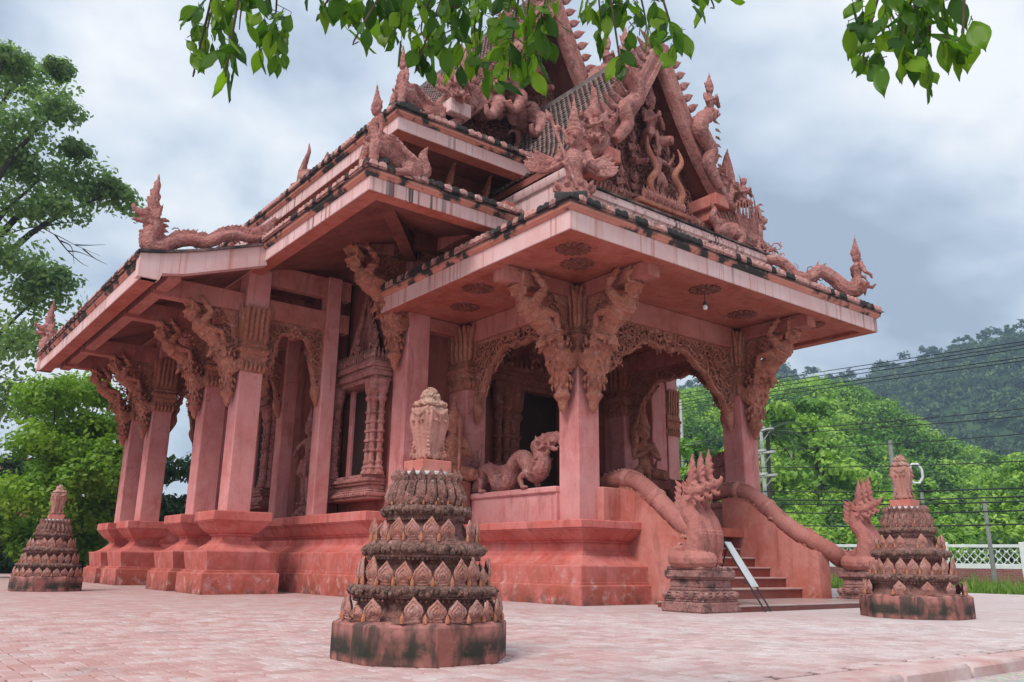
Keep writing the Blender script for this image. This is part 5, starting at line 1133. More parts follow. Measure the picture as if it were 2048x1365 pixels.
def marker_parts():
    P = {}
    P['base'] = MB().lathe([(.598, 0), (.603, .015), (.603, .228), (.595, .24), (.578, .243), (.562, .256), (.3, .26)], 8, phase=math.pi/8).mesh('base', 30)
    # (petal radius, petal z, petal height, count)
    spec = [(.540, .255, .142, 24), (.452, .472, .172, 22), (.370, .762, .148, 20), (.262, 1.005, .092, 20)]
    gar = [(.488, .430, .036), (.402, .697, .046), (.288, .958, .042)]
    drum = [[(.54, .25), (.45, .27), (.43, .32), (.43, .37), (.47, .395), (.485, .40), (.485, .47), (.4, .48)], [(.455, .465), (.37, .49), (.335, .54), (.335, .61), (.38, .645), (.40, .66), (.40, .74), (.38, .765), (.3, .77)],
            [(.385, .755), (.30, .775), (.27, .81), (.255, .88), (.275, .91), (.285, .93), (.285, 1.0), (.2, 1.005)], [(.270, .995), (.258, 1.01), (.25, 1.04), (.256, 1.08), (.243, 1.13), (.213, 1.18), (.203, 1.205), (.16, 1.212)]]
    for k in range(4): P['tier%d' % k] = MB().lathe(drum[k], 32, plan=soft).mesh('tier', 40)
    for k, (r, z, b) in enumerate(gar):
        mb = MB().lathe([(r-.05, z-.035), (r-.01, z-.035), (r+.012, z-.01), (r+.012, z+.03), (r-.01, z+.045), (r-.06, z+.05)], 40, plan=soft)
        rn = random.Random(k+3)
        for j in range(64):
            a = 2*math.pi*j/64; q = (r+.012)*soft(a, r); s = b*rn.uniform(.45, .75); mb.ell((q*math.cos(a), q*math.sin(a), z+rn.uniform(-.004, .024)), (s, s, s*1.1), 6, None, 4)
            if j % 2: mb.tube([(q*.99*math.cos(a), q*.99*math.sin(a), z-.015), (q*1.04*math.cos(a+.03), q*1.04*math.sin(a+.03), z+.012), (q*1.0*math.cos(a+.07), q*1.0*math.sin(a+.07), z+.035)], [.008, b*.42, .006], 5)
        bead_ring(mb, r-.012, z-.05, 80, .011, soft); P['gar%d' % k] = mb.mesh('garland', 50)
    mb = MB()
    for j in range(22):
        a = 2*math.pi*j/22; d = V((math.cos(a), math.sin(a), 0)); t = V((-math.sin(a), math.cos(a), 0))
        for o, rr in ((0, .026), (.022, .010), (-.022, .010)): mb.tube([d*.262+t*o+V((0, 0, 1.015)), d*.272+t*o+V((0, 0, 1.065)), d*.255+t*o+V((0, 0, 1.125)), d*.222+t*o+V((0, 0, 1.175)), d*.226+V((0, 0, 1.215))], [rr*.6, rr, rr*.9, rr*.7, rr*.4], 5)
        mb.tube([d*.218+V((0, 0, 1.170)), d*.236+V((0, 0, 1.215)), d*.228+V((0, 0, 1.260))], [.022, .026, .003], 5)
    P['bell'] = mb.mesh('bell_petals', 50)
    P['plate'] = MB().lathe([(.19, 1.212), (.195, 1.22), (.195, 1.238), (.18, 1.242)], 24).mesh('top_plate', 30)
    P['block'] = MB().bbox(-.125, .125, -.125, .125, 1.24, 1.327, .006).mesh('red_block', 30)
    # leaf-shaped stone: four faces, each with two long lobes under a flower swag
    st = MB().tube([(0, 0, 1.33), (0, 0, 1.40), (0, 0, 1.52), (0, 0, 1.62), (0, 0, 1.70), (0, 0, 1.74)], [.075, .06, .082, .094, .084, .06], 12)
    for rz in range(4):
        m = Matrix.Translation((0, 0, 1.327))@Matrix.Rotation(rz*math.pi/2, 4, 'Z'); w = MB()
        for k in (-1, 1):
            p = [(k*.020, -.062, .02), (k*.030, -.062, .10), (k*.040, -.076, .20), (k*.046, -.084, .29), (k*.040, -.078, .36), (k*.022, -.06, .40)]; w.tube(spline(p, 3), lerp_list([.020, .028, .040, .046, .036, .015], 16), 8, .62, up=(1, 0, 0))
            w.tube(spline([(k*.066, -.050, .015), (k*.060, -.052, .09), (k*.082, -.070, .19), (k*.102, -.082, .28), (k*.096, -.075, .35), (k*.060, -.055, .405)], 3), .0115, 6)
            w.ell((k*.046, -.125, .285), (.010, .008, .016), 5); w.ell((k*.046, -.123, .285), (.018, .008, .008), 5)
            for i in range(4): w.tube(curl((k*(.022+.020*i), -.078, .028+.012*(i % 2)), .020, i*1.3, 1.2, k)[0], .008, 5)
            for i in range(6): w.tube([(k*(.075-.006*i), -.07, .05+.03*i), (k*(.09-.004*i), -.075, .07+.03*i), (k*(.082-.004*i), -.07, .085+.03*i)], [.006, .012, .003], 4)
        for i in range(13): w.ell((-.075+.0125*i, -.098-.012*math.sin(i*math.pi/12), .372-.045*math.sin(i*math.pi/12)), (.014, .014, .016), 6)
        for i in range(4): w.ell((0, -.108, .325-.014*i), (.020-.004*i, .012, .012), 6)
        st.join(w, m)
    P['stone'] = fuse(st, .0055, 'boundary_stone', 0, .002)
    cp = MB().bbox(-.092, .092, -.092, .092, 1.725, 1.757, .01); cp.bbox(-.075, .075, -.075, .075, 1.757, 1.775, .01); cp.ell((0, 0, 1.80), (.075, .075, .045), 10); cp.tube([(0, 0, 1.77), (0, 0, 1.83), (0, 0, 1.862)], [.072, .058, .03], 9)
    P['cap'] = fuse(cp, .007, 'stone_cap', 1, .02, 30.)
    return P, spec
MP, MSPEC = marker_parts()
def marker(loc, rz, s, label, missing=()):
    t = empty('boundary_marker', loc, label, 'shrine marker', 'boundary markers around the temple', rz)
    t.scale = (s, s, s)
    link('base', MP['base'], 'marker_base_plaster', t)
    rn = random.Random(int(loc[0]*7))
    for k, (r, z, h, n) in enumerate(MSPEC):
        o = link('tier', MP['tier%d' % k], 'marker_clay', t)
        for j in range(n):
            if (k, j) in missing: continue
            a = 2*math.pi*(j+.5)/n; q = r*soft(a, r); ps = h*(rn.uniform(.88, 1.08) if rn.random() < .9 else rn.uniform(.55, .8))
            w = 2*math.pi*r/n*1.12*rn.uniform(.95, 1.03)
            link('lotus_petal', PET, None, o, (q*math.cos(a), q*math.sin(a), z), (rn.uniform(-.09, .10), rn.gauss(0, .06), a+math.pi/2+rn.gauss(0, .08)), (w, w*.9, ps))
            a2 = 2*math.pi*j/n; q2 = (r+.012)*soft(a2, r)
            if rn.random() < .9: link('petal_bud', BUD, None, o, (q2*math.cos(a2), q2*math.sin(a2), z), (0, 0, a2+math.pi/2), (w*.30, w*.30, ps*.42))
    for k in range(3): link('garland', MP['gar%d' % k], 'marker_garland_clay', t)
    link('bell_petals', MP['bell'], 'marker_clay', t); link('top_plate', MP['plate'], 'white_paint', t); link('stone_block', MP['block'], 'stair_wall_plaster', t)
    link('boundary_stone', MP['stone'], 'boundary_stone', t, (0, 0, 0), (0, 0, R(12))); link('stone_cap', MP['cap'], 'boundary_stone', t, (0, 0, 0), (0, 0, R(12)))
    return t
marker((3.216, 5.08, 0), 0, 1.0, 'nearest boundary marker, its leaf-shaped stone rising before the corner pillar', {(0, 14), (2, 15)})
marker((11.67, 5.90, 0), R(4), 1.18, 'right boundary marker with broken petals, beside the right stair naga', {(0, k) for k in (10, 11, 13, 15, 17)} | {(2, k) for k in (11, 13)})
marker((3.29, 19.0, 0), R(-3), 1.1, 'distant boundary marker at the left, beside the veranda pedestals')
# ---------------------------------------------------------------- vegetation
def leaf_mat(name, a, b, c, trans=.3, rough=.55, tone=True):
    t = NT(name)
    if tone:
        at = t.n.new('ShaderNodeAttribute'); at.attribute_name = 'tone'; f = at.outputs['Fac']
    else: f = t.rnd()
    col = t.ramp(f, [(0., a), (1., c), (.5, b)]); t.done(col, rough, None, spec=.35)
    tr = t.n.new('ShaderNodeBsdfTranslucent'); t.l.new(t.mix(1., col, (1.25, 1.35, .55), 'MULTIPLY'), tr.inputs[0])
    mx_ = t.n.new('ShaderNodeMixShader'); mx_.inputs[0].default_value = trans; t.l.new(t.b.outputs[0], mx_.inputs[1]); t.l.new(tr.outputs[0], mx_.inputs[2])
    t.l.new(mx_.outputs[0], t.n['Material Output'].inputs[0]); return t.m
leaf_mat('leaf_big_tree', (.09, .160, .078), (.17, .275, .115), (.27, .39, .150), .5)
leaf_mat('leaf_light_tree', (.06, .14, .022), (.155, .30, .034), (.29, .46, .055), .42)
leaf_mat('leaf_dark', (.012, .030, .012), (.028, .060, .018), (.05, .10, .025))
leaf_mat('leaf_hill', (.022, .066, .016), (.135, .290, .040), (.36, .55, .085), .32)
leaf_mat('leaf_far_hill', (.018, .042, .020), (.055, .110, .040), (.12, .19, .062), .2)
leaf_mat('grass_blade', (.09, .17, .025), (.16, .28, .04), (.26, .34, .08), .35)
leaf_mat('palm_leaf', (.04, .085, .025), (.06, .12, .035), (.09, .16, .05), .25)
leaf_mat('canopy_leaf', (.03, .085, .022), (.085, .195, .022), (.19, .33, .025), .6, .42, False)
def leaf_cloud(cl, n, size, seed, sub=9, tone_jit=.25, flatz=.8):
    """cl: rows (x, y, z, r[, tone]); n leaves per unit clump; returns verts, faces, tone"""
    rg = np.random.default_rng(seed); V_ = []; T_ = []
    for row in cl:
        c = np.array(row[:3]); r = row[3]; tone = row[4] if len(row) > 4 else .5; m = int(n*(r if n < 0 else 1)) if n > 0 else 10
        d = rg.normal(size=(sub, 3)); d /= np.linalg.norm(d, axis=1)[:, None]; d[:, 2] = np.abs(d[:, 2])*.9-.25; sc = c+d*r*rg.uniform(.35, .85, (sub, 1))*np.array([1, 1, flatz]); sr = r*rg.uniform(.28, .5, sub)
        st = np.clip(tone+rg.uniform(-tone_jit, tone_jit, sub)+.18*d[:, 2], 0, 1)
        k = rg.integers(0, sub, m); p = rg.normal(size=(m, 3)); p /= np.linalg.norm(p, axis=1)[:, None]; rad = rg.uniform(.45, 1.05, (m, 1)); pos = sc[k]+p*sr[k][:, None]*rad*np.array([1, 1, flatz])
        nrm = p+rg.normal(scale=.55, size=(m, 3))+np.array([0, 0, .45]); nrm /= np.linalg.norm(nrm, axis=1)[:, None]
        a = np.cross(nrm, rg.normal(size=(m, 3))); a /= np.linalg.norm(a, axis=1)[:, None]; b = np.cross(nrm, a); s = size*rg.uniform(.6, 1.3, (m, 1))
        q = np.stack([pos-a*s*.55, pos+b*s*.30+nrm*s*.06, pos+a*s*.60, pos-b*s*.30-nrm*s*.04], 1); V_.append(q.reshape(-1, 3)); T_.append(np.repeat(np.clip(st[k]+rg.uniform(-.12, .12, m), 0, 1), 4))
    return np.concatenate(V_), np.concatenate(T_)
def leaf_mesh(name, Vv, Tt, mat):
    me = bpy.data.meshes.new(name); n = len(Vv); me.vertices.add(n); me.vertices.foreach_set('co', Vv.astype('f').ravel()); me.loops.add(n); me.loops.foreach_set('vertex_index', np.arange(n, dtype='i'))
    me.polygons.add(n//4); me.polygons.foreach_set('loop_start', np.arange(0, n, 4, dtype='i')); me.polygons.foreach_set('loop_total', np.full(n//4, 4, 'i')); me.update()
    at = me.attributes.new('tone', 'FLOAT', 'POINT'); at.data.foreach_set('value', Tt.astype('f')); me.materials.append(MATS[mat]); return me
def tree(name, base, trunk, limbs, clumps, n, size, seed, mat, label, bark='bark', cat='tree', sub=9, group=None):
    t = empty(name, base, label, cat, group)
    part('trunk', MB().tube(*trunk, 10), bark, t, 60)
    for p, r in limbs: part('limb', MB().tube(p, r, 7), bark, t, 60)
    Vv, Tt = leaf_cloud(clumps, n, size, seed, sub); o = link('crown', leaf_mesh('crown', Vv, Tt, mat), None, t, -V(base)); return t
BIG = [(2.37, 38.57, 20.17, 1.73), (3.32, 38.47, 20.75, 1.53), (3.81, 35.20, 18.09, 1.02), (2.78, 35.40, 16.80, 1.36), (5.29, 37.84, 16.44, 1.52), (6.38, 37.31, 15.74, 1.26), (3.93, 37.40, 15.97, 1.45), (4.51, 36.03, 14.18, 1.12), (3.40, 37.23, 14.39, 1.44), (2.78, 37.28, 16.23, 1.20), (6.61, 36.70, 15.95, .72), (3.45, 35.60, 11.34, 1.37), (4.39, 36.49, 10.54, 1.29), (4.77, 36.31, 11.42, .89), (4.07, 37.58, 9.05, 1.69), (5.26, 38.42, 9.22, 1.24), (4.34, 38.37, 6.76, 1.98), (5.23, 36.79, 6.25, 1.67), (1.33, 36.78, 16.21, 2.24), (1.93, 36.11, 11.93, 2.32), (2.62, 35.23, 7.94, 2.26), (3.71, 35.10, 19.96, .57), (1.89, 36.83, 20.55, .94), (4.85, 36.02, 17.10, .58)]
LIGHT = [(4.68, 30.21, 5.62, 1.08), (6.00, 31.85, 6.21, .93), (6.27, 30.45, 4.83, .90), (5.53, 30.72, 4.45, 1.20), (4.54, 29.70, 3.92, 1.15), (6.02, 28.66, 3.17, .94), (5.32, 29.90, 2.73, 1.17), (4.30, 29.38, 2.33, 1.14), (6.06, 30.44, 1.84, .99), (5.48, 32.33, 1.55, 1.05), (6.85, 30.88, 2.39, .71), (6.27, 29.19, 3.87, .67)]
limbs = []
for (x, y, z, r) in BIG[::2]:
    h = max(3., z-4.5); limbs.append((spline([(1.2, 37.2, h*.75), ((x+1.2)/2, (y+37.2)/2, (h+z)/2-.3), (x, y, z)], 4), lerp_list([.20, .12, .03], 9)))
for b in ([(2.0, 36.8, 12.2), (3.76, 36.31, 13.41), (4.66, 36.20, 13.30), (5.42, 36.10, 13.02), (6.37, 35.94, 12.73)], [(4.66, 36.2, 13.3), (5.2, 36.1, 12.7), (5.7, 36.0, 12.3), (6.0, 35.9, 12.15)], [(4.0, 36.3, 13.4), (4.9, 36.2, 13.9), (5.7, 36.1, 14.0)], [(5.42, 36.1, 13.02), (5.9, 36.0, 13.1), (6.5, 35.9, 13.25)], [(5.2, 36.1, 12.7), (5.6, 36.1, 12.75), (6.2, 36.0, 12.6)], [(5.7, 36.0, 12.9), (6.2, 36.0, 12.6), (6.7, 36.0, 12.45)], [(4.9, 36.2, 13.1), (5.3, 36.1, 12.9), (5.5, 36.1, 12.2)]): limbs.append((spline(b, 4), lerp_list([.035, .022, .014, .006], len(b)*4-3)))
tree('tree', (.6, 37.4, 0), ([(.6, 37.4, -.1), (.8, 37.3, 5), (1.2, 37.2, 10), (1.6, 37.2, 15), (2.2, 37.4, 19)], [.62, .5, .4, .26, .08]), limbs, [(x, y, z, r*1.30) for x, y, z, r in BIG], 850, .23, 3, 'leaf_big_tree', 'tall dark green tree with bare twigs at the left edge', sub=26)
LIGHT2 = [(x, y, z, r*1.35, .62) for x, y, z, r in LIGHT]+[(4.9, 31.2, .9, 1.2, .4), (6.4, 31.4, .9, 1.1, .45), (3.9, 31.5, 1.4, 1.3, .45), (3.3, 31.8, 2.6, 1.2, .5), (5.6, 31.8, 3.4, 1.5, .4), (6.9, 32, 3.2, 1.2, .45)]
limbs = [(spline([(5.2, 30.6, .8), ((x+5.2)/2, (y+30.6)/2, z*.6), (x, y, z)], 4), lerp_list([.06, .04, .015], 9)) for x, y, z, r in LIGHT[::3]]
tree('tree', (5.1, 30.7, 0), ([(5.1, 30.7, -.1), (5.2, 30.6, 1.5), (5.4, 30.6, 3.5), (5.5, 30.6, 5.2)], [.20, .16, .10, .04]), limbs, LIGHT2, 2300, .17, 5, 'leaf_light_tree', 'bright yellow-green tree behind the veranda pillars at the left', sub=24)
dk = [(5.7, 41.0, 1.3, 1.6, .4), (6.6, 40.5, .8, 1.3, .5), (5.4, 40.5, .4, 1.2, .4), (8.9, 40.5, 1.1, 1.0, .6), (11.3, 39.4, 2.6, 1.5, .5), (9.7, 39.9, 2.0, 1.3, .5), (3.9, 40.6, 1.6, 1.6, .4), (12.5, 40, 4.6, 1.8, .6), (10.5, 41, 4.4, 1.8, .5), (8, 42, 4.0, 1.8, .4), (5.5, 43, 4, 2, .3), (14.0, 41, 2.0, 1.6, .5)]
tree('tree', (9.5, 41.5, 0), ([(9.5, 41.5, -.1), (9.6, 41.4, 2), (10.2, 41.2, 4)], [.3, .22, .1]), [], dk, 800, .32, 6, 'leaf_dark', 'low dark green thicket of trees behind the far veranda pillars')
# --- hills with woodland
def tab(x, T_):
    for (a, b), (c, d) in zip(T_, T_[1:]):
        if a <= x <= c: return b+(d-b)*(x-a)/(c-a)
    return T_[0][1] if x < T_[0][0] else T_[-1][1]
HA = [(30, 22), (45, 26), (55, 28.5), (59.5, 28.5), (61.5, 26), (64.3, 20), (66.5, 15.5), (69, 14), (80, 13)]
HB = [(30, 60), (48, 78), (54, 89), (56, 88), (58, 84), (61, 82), (63.5, 87), (67, 93), (69, 96), (85, 104)]
def hill(name, T_, r0, r1, rt, a0, a1, mat, na=70, nr=24):
    mb = MB()
    for i in range(na+1):
        az = a0+(a1-a0)*i/na
        for j in range(nr+1):
            r = r0+(r1-r0)*j/nr; s = min(1, max(0, (r-r0)/(rt-r0))); z = tab(az, T_)*(s*s*(3-2*s)*.55+s*.45)+mnoise.noise((az*.12, r*.02, 1))*2*s-.1
            mb.v.append((r*math.sin(R(az)), r*math.cos(R(az)), z))
    for i in range(na):
        for j in range(nr): o = i*(nr+1)+j; mb.f.append((o, o+1, o+nr+2, o+nr+1))
    return tag(link(name, mb.mesh(name, 180), mat), kind='structure')
t = NT('hill_soil'); t.done(t.ramp(t.noise(.06, 6, .6), [(.3, (.03, .065, .018)), (.7, (.06, .12, .03))]), .95)
hill('near_hill', HA, 58, 210, 150, 30, 84, 'hill_soil'); hill('far_hill', HB, 230, 560, 420, 26, 88, 'hill_soil')
def hz(az, r, T_, r0, rt):
    s = min(1, max(0, (r-r0)/(rt-r0))); return tab(az, T_)*(s*s*(3-2*s)*.55+s*.45)
rn = random.Random(12); cl = []
for k in range(1500):
    az = rn.uniform(44, 73); r = 58+rn.random()**.8*100; z = hz(az, r, HA, 58, 150); cr = rn.uniform(1.6, 3.4)*(1 if r > 75 else .8)
    tone = min(1, max(0, .52+.7*mnoise.noise((az*.22, r*.04, 3.3))+rn.uniform(-.42, .42)))
    cl.append((r*math.sin(R(az)), r*math.cos(R(az)), z+cr*.75, cr, tone))
Vv, Tt = leaf_cloud(cl, 230, .44, 21, 5, .30); tag(link('hillside_wood', leaf_mesh('hillside_wood', Vv, Tt, 'leaf_hill'), None), kind='stuff')
tag(bpy.data.objects['hillside_wood'], 'bright green woodland covering the near hillside', 'woodland')
cl = []
for k in range(2100):
    az = rn.uniform(44, 74); r = 240+rn.random()**.7*200; z = hz(az, r, HB, 230, 420); cr = rn.uniform(3.0, 5.5); cl.append((r*math.sin(R(az)), r*math.cos(R(az)), z+cr*.9, cr, min(1, max(0, .45+rn.uniform(-.3, .3)))))
for k in range(90):
    az = rn.uniform(44, 74); r = rn.uniform(405, 425); z = hz(az, r, HB, 230, 420); cr = rn.uniform(3, 5); cl.append((r*math.sin(R(az)), r*math.cos(R(az)), z+cr+rn.uniform(2, 6), cr, .25))
Vv, Tt = leaf_cloud(cl, 95, 1.25, 22, 4, .32); o = link('far_hillside_wood', leaf_mesh('far_hillside_wood', Vv, Tt, 'leaf_far_hill'), None); tag(o, 'dark bluish woodland on the far hill', 'woodland', kind='stuff')
# undergrowth at the foot of the hill, behind the fence
cl = []
for k in range(760):
    az = rn.uniform(43, 74); r = rn.uniform(45, 66); cr = rn.uniform(.9, 2.0); hh = (r-44)/22*(4.8+3.2*mnoise.noise((az*.35, 7.1, 0))); cl.append((r*math.sin(R(az)), r*math.cos(R(az)), cr*.5+max(0, hh)*rn.uniform(.75, 1.1), cr, min(1, max(0, .6+.5*mnoise.noise((az*.5, r*.1, 9.))+rn.uniform(-.4, .35)))))
Vv, Tt = leaf_cloud(cl, 210, .32, 23, 5, .34); o = link('undergrowth', leaf_mesh('undergrowth', Vv, Tt, 'leaf_hill'), None); tag(o, 'leafy undergrowth and creepers behind the white fence', 'undergrowth', kind='stuff')
def roadside_tree(x, y, h, r, seed, mat, label):
    rr = random.Random(seed); cl = [(x+rr.uniform(-.6, .6)*r, y+rr.uniform(-.6, .6)*r, h-r*.9+rr.uniform(-.8, .9)*r, r*rr.uniform(.35, .6), rr.uniform(.4, .8)) for k in range(11)]
    tree('tree', (x, y, 0), ([(x, y, -.2), (x+.2, y, h*.4), (x, y+.1, h*.8)], [.28, .22, .06]), [(spline([(x+.1, y, h*.4), ((x+c[0])/2, (y+c[1])/2, h*.55), c[:3]], 3), lerp_list([.12, .08, .03], 7)) for c in cl[::3]], cl, 420, .45, seed, mat, label)
roadside_tree(54.0, 33.4, 13.5, 4.6, 41, 'leaf_hill', 'tall rounded tree standing out on the hillside right of the porch pillar')
roadside_tree(43.5, 37.6, 10.5, 3.6, 42, 'leaf_hill', 'leafy tree framed by the porch arch, behind the pillars')
def palm(x, y, h, label):
    t = empty('palm_tree', (x, y, 0), label, 'palm'); top = V((x+.4, y, h)); part('trunk', MB().tube([(x, y, -.1), (x+.15, y, h*.5), top], [.20, .15, .12], 8), 'bark', t, 60)
    for k in range(15):
        a = k*2.399; el = .9-.09*k; L = 2.7; d = V((math.cos(a), math.sin(a), 0)); p = [top+d*(L*u*math.cos(el*.6))+V((0, 0, L*(u*math.sin(el)-.55*u*u*(1.4-el*.5)))) for u in (0, .2, .4, .6, .8, 1.)]
        mb = MB().tube(p, [.04, .035, .03, .022, .015, .006], 5); side = d.cross(V((0, 0, 1)))
        for i in range(26):
            u = .12+.86*i/25; q = u*5; j = min(int(q), 4); c = p[j].lerp(p[j+1], q-j); ln = .62*math.sin(math.pi*min(1, u*.85+.12))
            for s in (-1, 1):
                e = c+side*s*ln+d*ln*.45+V((0, 0, -ln*.45)); mb.add([c, c+d*.07, e], [(0, 1, 2)])
        part('frond', mb, 'palm_leaf', t)
palm(44.9, 31.3, 9.0, 'coconut palm with drooping fronds behind the right porch pillar')
# --- grass by the pavement edge and the fence foot
def grass():
    rg = np.random.default_rng(9); n = 9000; y = rg.uniform(4, 28, n); x = np.where(rg.random(n) < .45, rg.uniform(25.7, 27.5, n), rg.uniform(27.5, 38, n)); x = x+(0)
    h = rg.uniform(.08, .34, n)*np.where(x > 34, 1.7, 1.0); a = rg.uniform(0, 6.28, n); w = .018+rg.random(n)*.02; lean = rg.normal(scale=.10, size=(n, 2))
    b = np.stack([x, y, np.full(n, -.03)], 1); s = np.stack([np.cos(a)*w, np.sin(a)*w, np.zeros(n)], 1); tp = b+np.stack([lean[:, 0], lean[:, 1], h], 1)
    q = np.stack([b-s, b+s, tp+s*.15, tp-s*.15], 1).reshape(-1, 3); o = link('grass', leaf_mesh('grass', q, np.repeat(rg.random(n), 4), 'grass_blade'), None); tag(o, 'rough green grass between the pavement and the fence', 'grass', kind='stuff')
grass()

# ---------------------------------------------------------------- fence, poles, cables
def brick_wall_mat():
    t = NT('fence_brick'); b = t.n.new('ShaderNodeTexBrick'); b.inputs['Scale'].default_value = 1; b.inputs['Brick Width'].default_value = .24; b.inputs['Row Height'].default_value = .08; b.inputs['Mortar Size'].default_value = .009
    b.inputs['Color1'].default_value = (.19, .055, .05, 1); b.inputs['Color2'].default_value = (.27, .095, .085, 1); b.inputs['Mortar'].default_value = (.30, .20, .19, 1); t.l.new(t.mapping((1, 1, 1), (math.pi/2, 0, 0)), b.inputs[0])
    return t.done(b.outputs[0], .85, b.outputs[1], -.4, .01)
brick_wall_mat()
FA, FB = V((36.2, 27.0, 0)), V((42.4, 12.6, 0)); fd = (FB-FA).normalized(); fang = math.atan2(fd.y, fd.x); FL_ = (FB-FA).length
fe = empty('fence', FA, 'white lattice fence panels on a low red brick wall beside the grass', 'fence', rz=fang)
link('brick_wall', MB().box(0, FL_, -.10, .10, -.1, .70).mesh('brick_wall'), 'fence_brick', fe); link('lower_rail', MB().bbox(0, FL_, -.09, .09, .70, .92, .015).mesh('lower_rail'), 'white_paint', fe); link('top_rail', MB().bbox(0, FL_, -.10, .10, 1.62, 1.76, .015).mesh('top_rail'), 'white_paint', fe)
lat = MB(); c_ = .17
for s in (-1, 1): lat.obox((0, 0, 0), (.035, .06, .44), Matrix.Rotation(s*.72, 3, 'Y'))
lat.lathe([(.085, -.03), (.085, .03), (.05, .03), (.05, -.03)], 10, cap=False); lat.v = [(x, z, y) if False else (x, y, z) for x, y, z in lat.v]
lat = lat.mesh('lattice_block'); nb_ = int(FL_/.32)
pst = MB().bbox(-.11, .11, -.14, .14, -.05, 1.86, .02).mesh('post')
for k in range(int(FL_/3)+1): link('post', pst, 'white_paint', fe, (k*3.0+.3, 0, 0))
for i in range(nb_):
    for j in range(2): link('lattice_block', lat, 'white_paint', fe, (.16+i*.32, 0, 1.09+j*.35))
POLES = [((36.57, 26.22), 8.79, 'concrete_pole', .13, 'pale concrete power pole beside the right porch pillar, left of the pair'), ((37.33, 26.19), 8.21, 'concrete_pole', .12, 'shorter pale power pole of the pair beside the right porch pillar'), ((44.27, 37.47), 11.85, 'concrete_pole', .13, 'thin pale pole seen through the porch opening'), ((51.84, 34.01), 8.54, 'grey_pole', .13, 'leaning grey pole on the hillside, left of the taller hillside tree'),
         ((54.49, 33.57), 8.92, 'grey_pole', .12, 'dark slim pole in the trees right of the rounded tree'), ((39.11, 20.16), 6.66, 'grey_pole', .14, 'grey pole rising behind the right boundary stone'), ((36.01, 17.41), 3.82, 'grey_pole', .10, 'short grey post between the right marker and the fence post'), ((36.03, 14.93), 3.38, 'grey_pole', .10, 'short grey post above the fence at the far right')]
for (x, y), h, m, r, lab in POLES:
    o = empty('power_pole', (x, y, 0), lab, 'pole', 'poles along the road'); part('shaft', MB().tube([(x, y, -.1), (x, y, h)], [r, r*.72], 8), m, o, 60)
    if h > 8 and x < 38:
        for z in (5.2, 6.4, 7.6): part('crossarm', MB().bbox(x-.1, x+.1, y-.75, y+.75, z, z+.12, .01), m, o); part('insulator', MB().lathe([(.02, 0), (.06, .03), (.03, .06), (.06, .10), (.02, .16)], 8, (x, y-.6, z+.12)), 'grey_pole', o, 50); part('brace', MB().tube([(x, y-.6, z), (x, y, z-.6)], .03, 5), m, o)
WIRES = [(37.58, 25.74, 10.37, 34.21, 11.97, 9.11, 'topmost'), (37.12, 25.45, 10.04, 33.99, 11.91, 8.93, 'second'), (37.26, 25.56, 9.86, 34.07, 11.96, 8.81, 'third'), (36.91, 25.34, 9.53, 33.62, 11.85, 8.36, 'fourth'), (37.10, 25.49, 9.37, 34.44, 12.15, 8.42, 'fifth'), (37.15, 25.66, 7.61, 33.41, 11.98, 6.74, 'sixth'), (37.33, 25.80, 7.44, 34.13, 12.28, 6.59, 'seventh'), (37.39, 25.91, 6.61, 33.50, 12.14, 5.83, 'eighth'), (36.67, 25.48, 5.60, 34.23, 12.55, 4.93, 'ninth'), (37.15, 25.91, 4.44, 33.26, 12.32, 3.86, 'tenth'), (37.04, 25.87, 4.00, 33.49, 12.45, 3.57, 'eleventh'), (36.62, 25.59, 3.76, 34.16, 12.72, 3.45, 'twelfth'), (36.48, 25.53, 3.33, 33.75, 12.61, 3.09, 'thirteenth'), (37.20, 26.08, 2.75, 33.41, 12.55, 2.59, 'lowest')]
for k, (a, b, c, d, e, f, nm) in enumerate(WIRES):
    P1 = V((a, b, c)); P2 = V((d, e, f)); D = P2-P1; L0 = P1-D*1.2+V((1.5, 0, .2)); pts = []
    for s0, s1, sag in ((L0, P1, .35), (P1, P1+D*2.0, .55)):
        for i in range(14): t_ = i/14; pts.append(s0.lerp(s1, t_)+V((0, 0, -sag*4*t_*(1-t_)*(0 if k < 5 else .6))))
    o = link('power_cable', MB().tube(pts, .020 if k < 9 else .030, 5).mesh('power_cable', 180), 'cable_rubber'); tag(o, '%s of the black cables strung past the concrete pole, counted from above' % nm, 'cable', 'cables along the road')
rg_ = [V((37.7+.30*math.cos(a)*.6, 18.4-.30*math.cos(a)*.8, 4.83+.46*math.sin(a))) for a in [i*math.pi/4+math.pi/8 for i in range(9)]]
tag(link('cable_loop', MB().tube(rg_, .055, 6).mesh('cable_loop'), 'white_paint'), 'white octagonal cable loop hanging behind the right boundary stone', 'cable loop')
# --- parked van and a roof glimpsed between the trees at the left
vn = empty('parked_van', (7.3, 33.2, 0), 'blue and white van parked behind the far left pillars', 'van')
part('body', MB().bbox(6.2, 8.5, 32.3, 34.1, .35, 1.05, .08), 'car_blue', vn, 30); part('cabin', MB().prism([(6.35, 1.05), (8.4, 1.05), (8.25, 1.75), (6.7, 1.75)], 32.4, 34.0, 'y'), 'car_white', vn); part('window', MB().prism([(6.55, 1.12), (7.3, 1.12), (7.3, 1.6), (6.8, 1.6)], 32.37, 32.42, 'y'), 'car_glass', vn); part('window', MB().prism([(7.4, 1.12), (8.2, 1.12), (8.1, 1.6), (7.4, 1.6)], 32.37, 32.42, 'y'), 'car_glass', vn)
for x in (6.7, 8.0): part('wheel', MB().lathe([(.08, -.1), (.30, -.1), (.33, -.06), (.33, .06), (.30, .1), (.08, .1)], 16).xf(Matrix.Translation((x, 32.4, .32))@Matrix.Rotation(math.pi/2, 4, 'X')), 'black_metal', vn, 40)
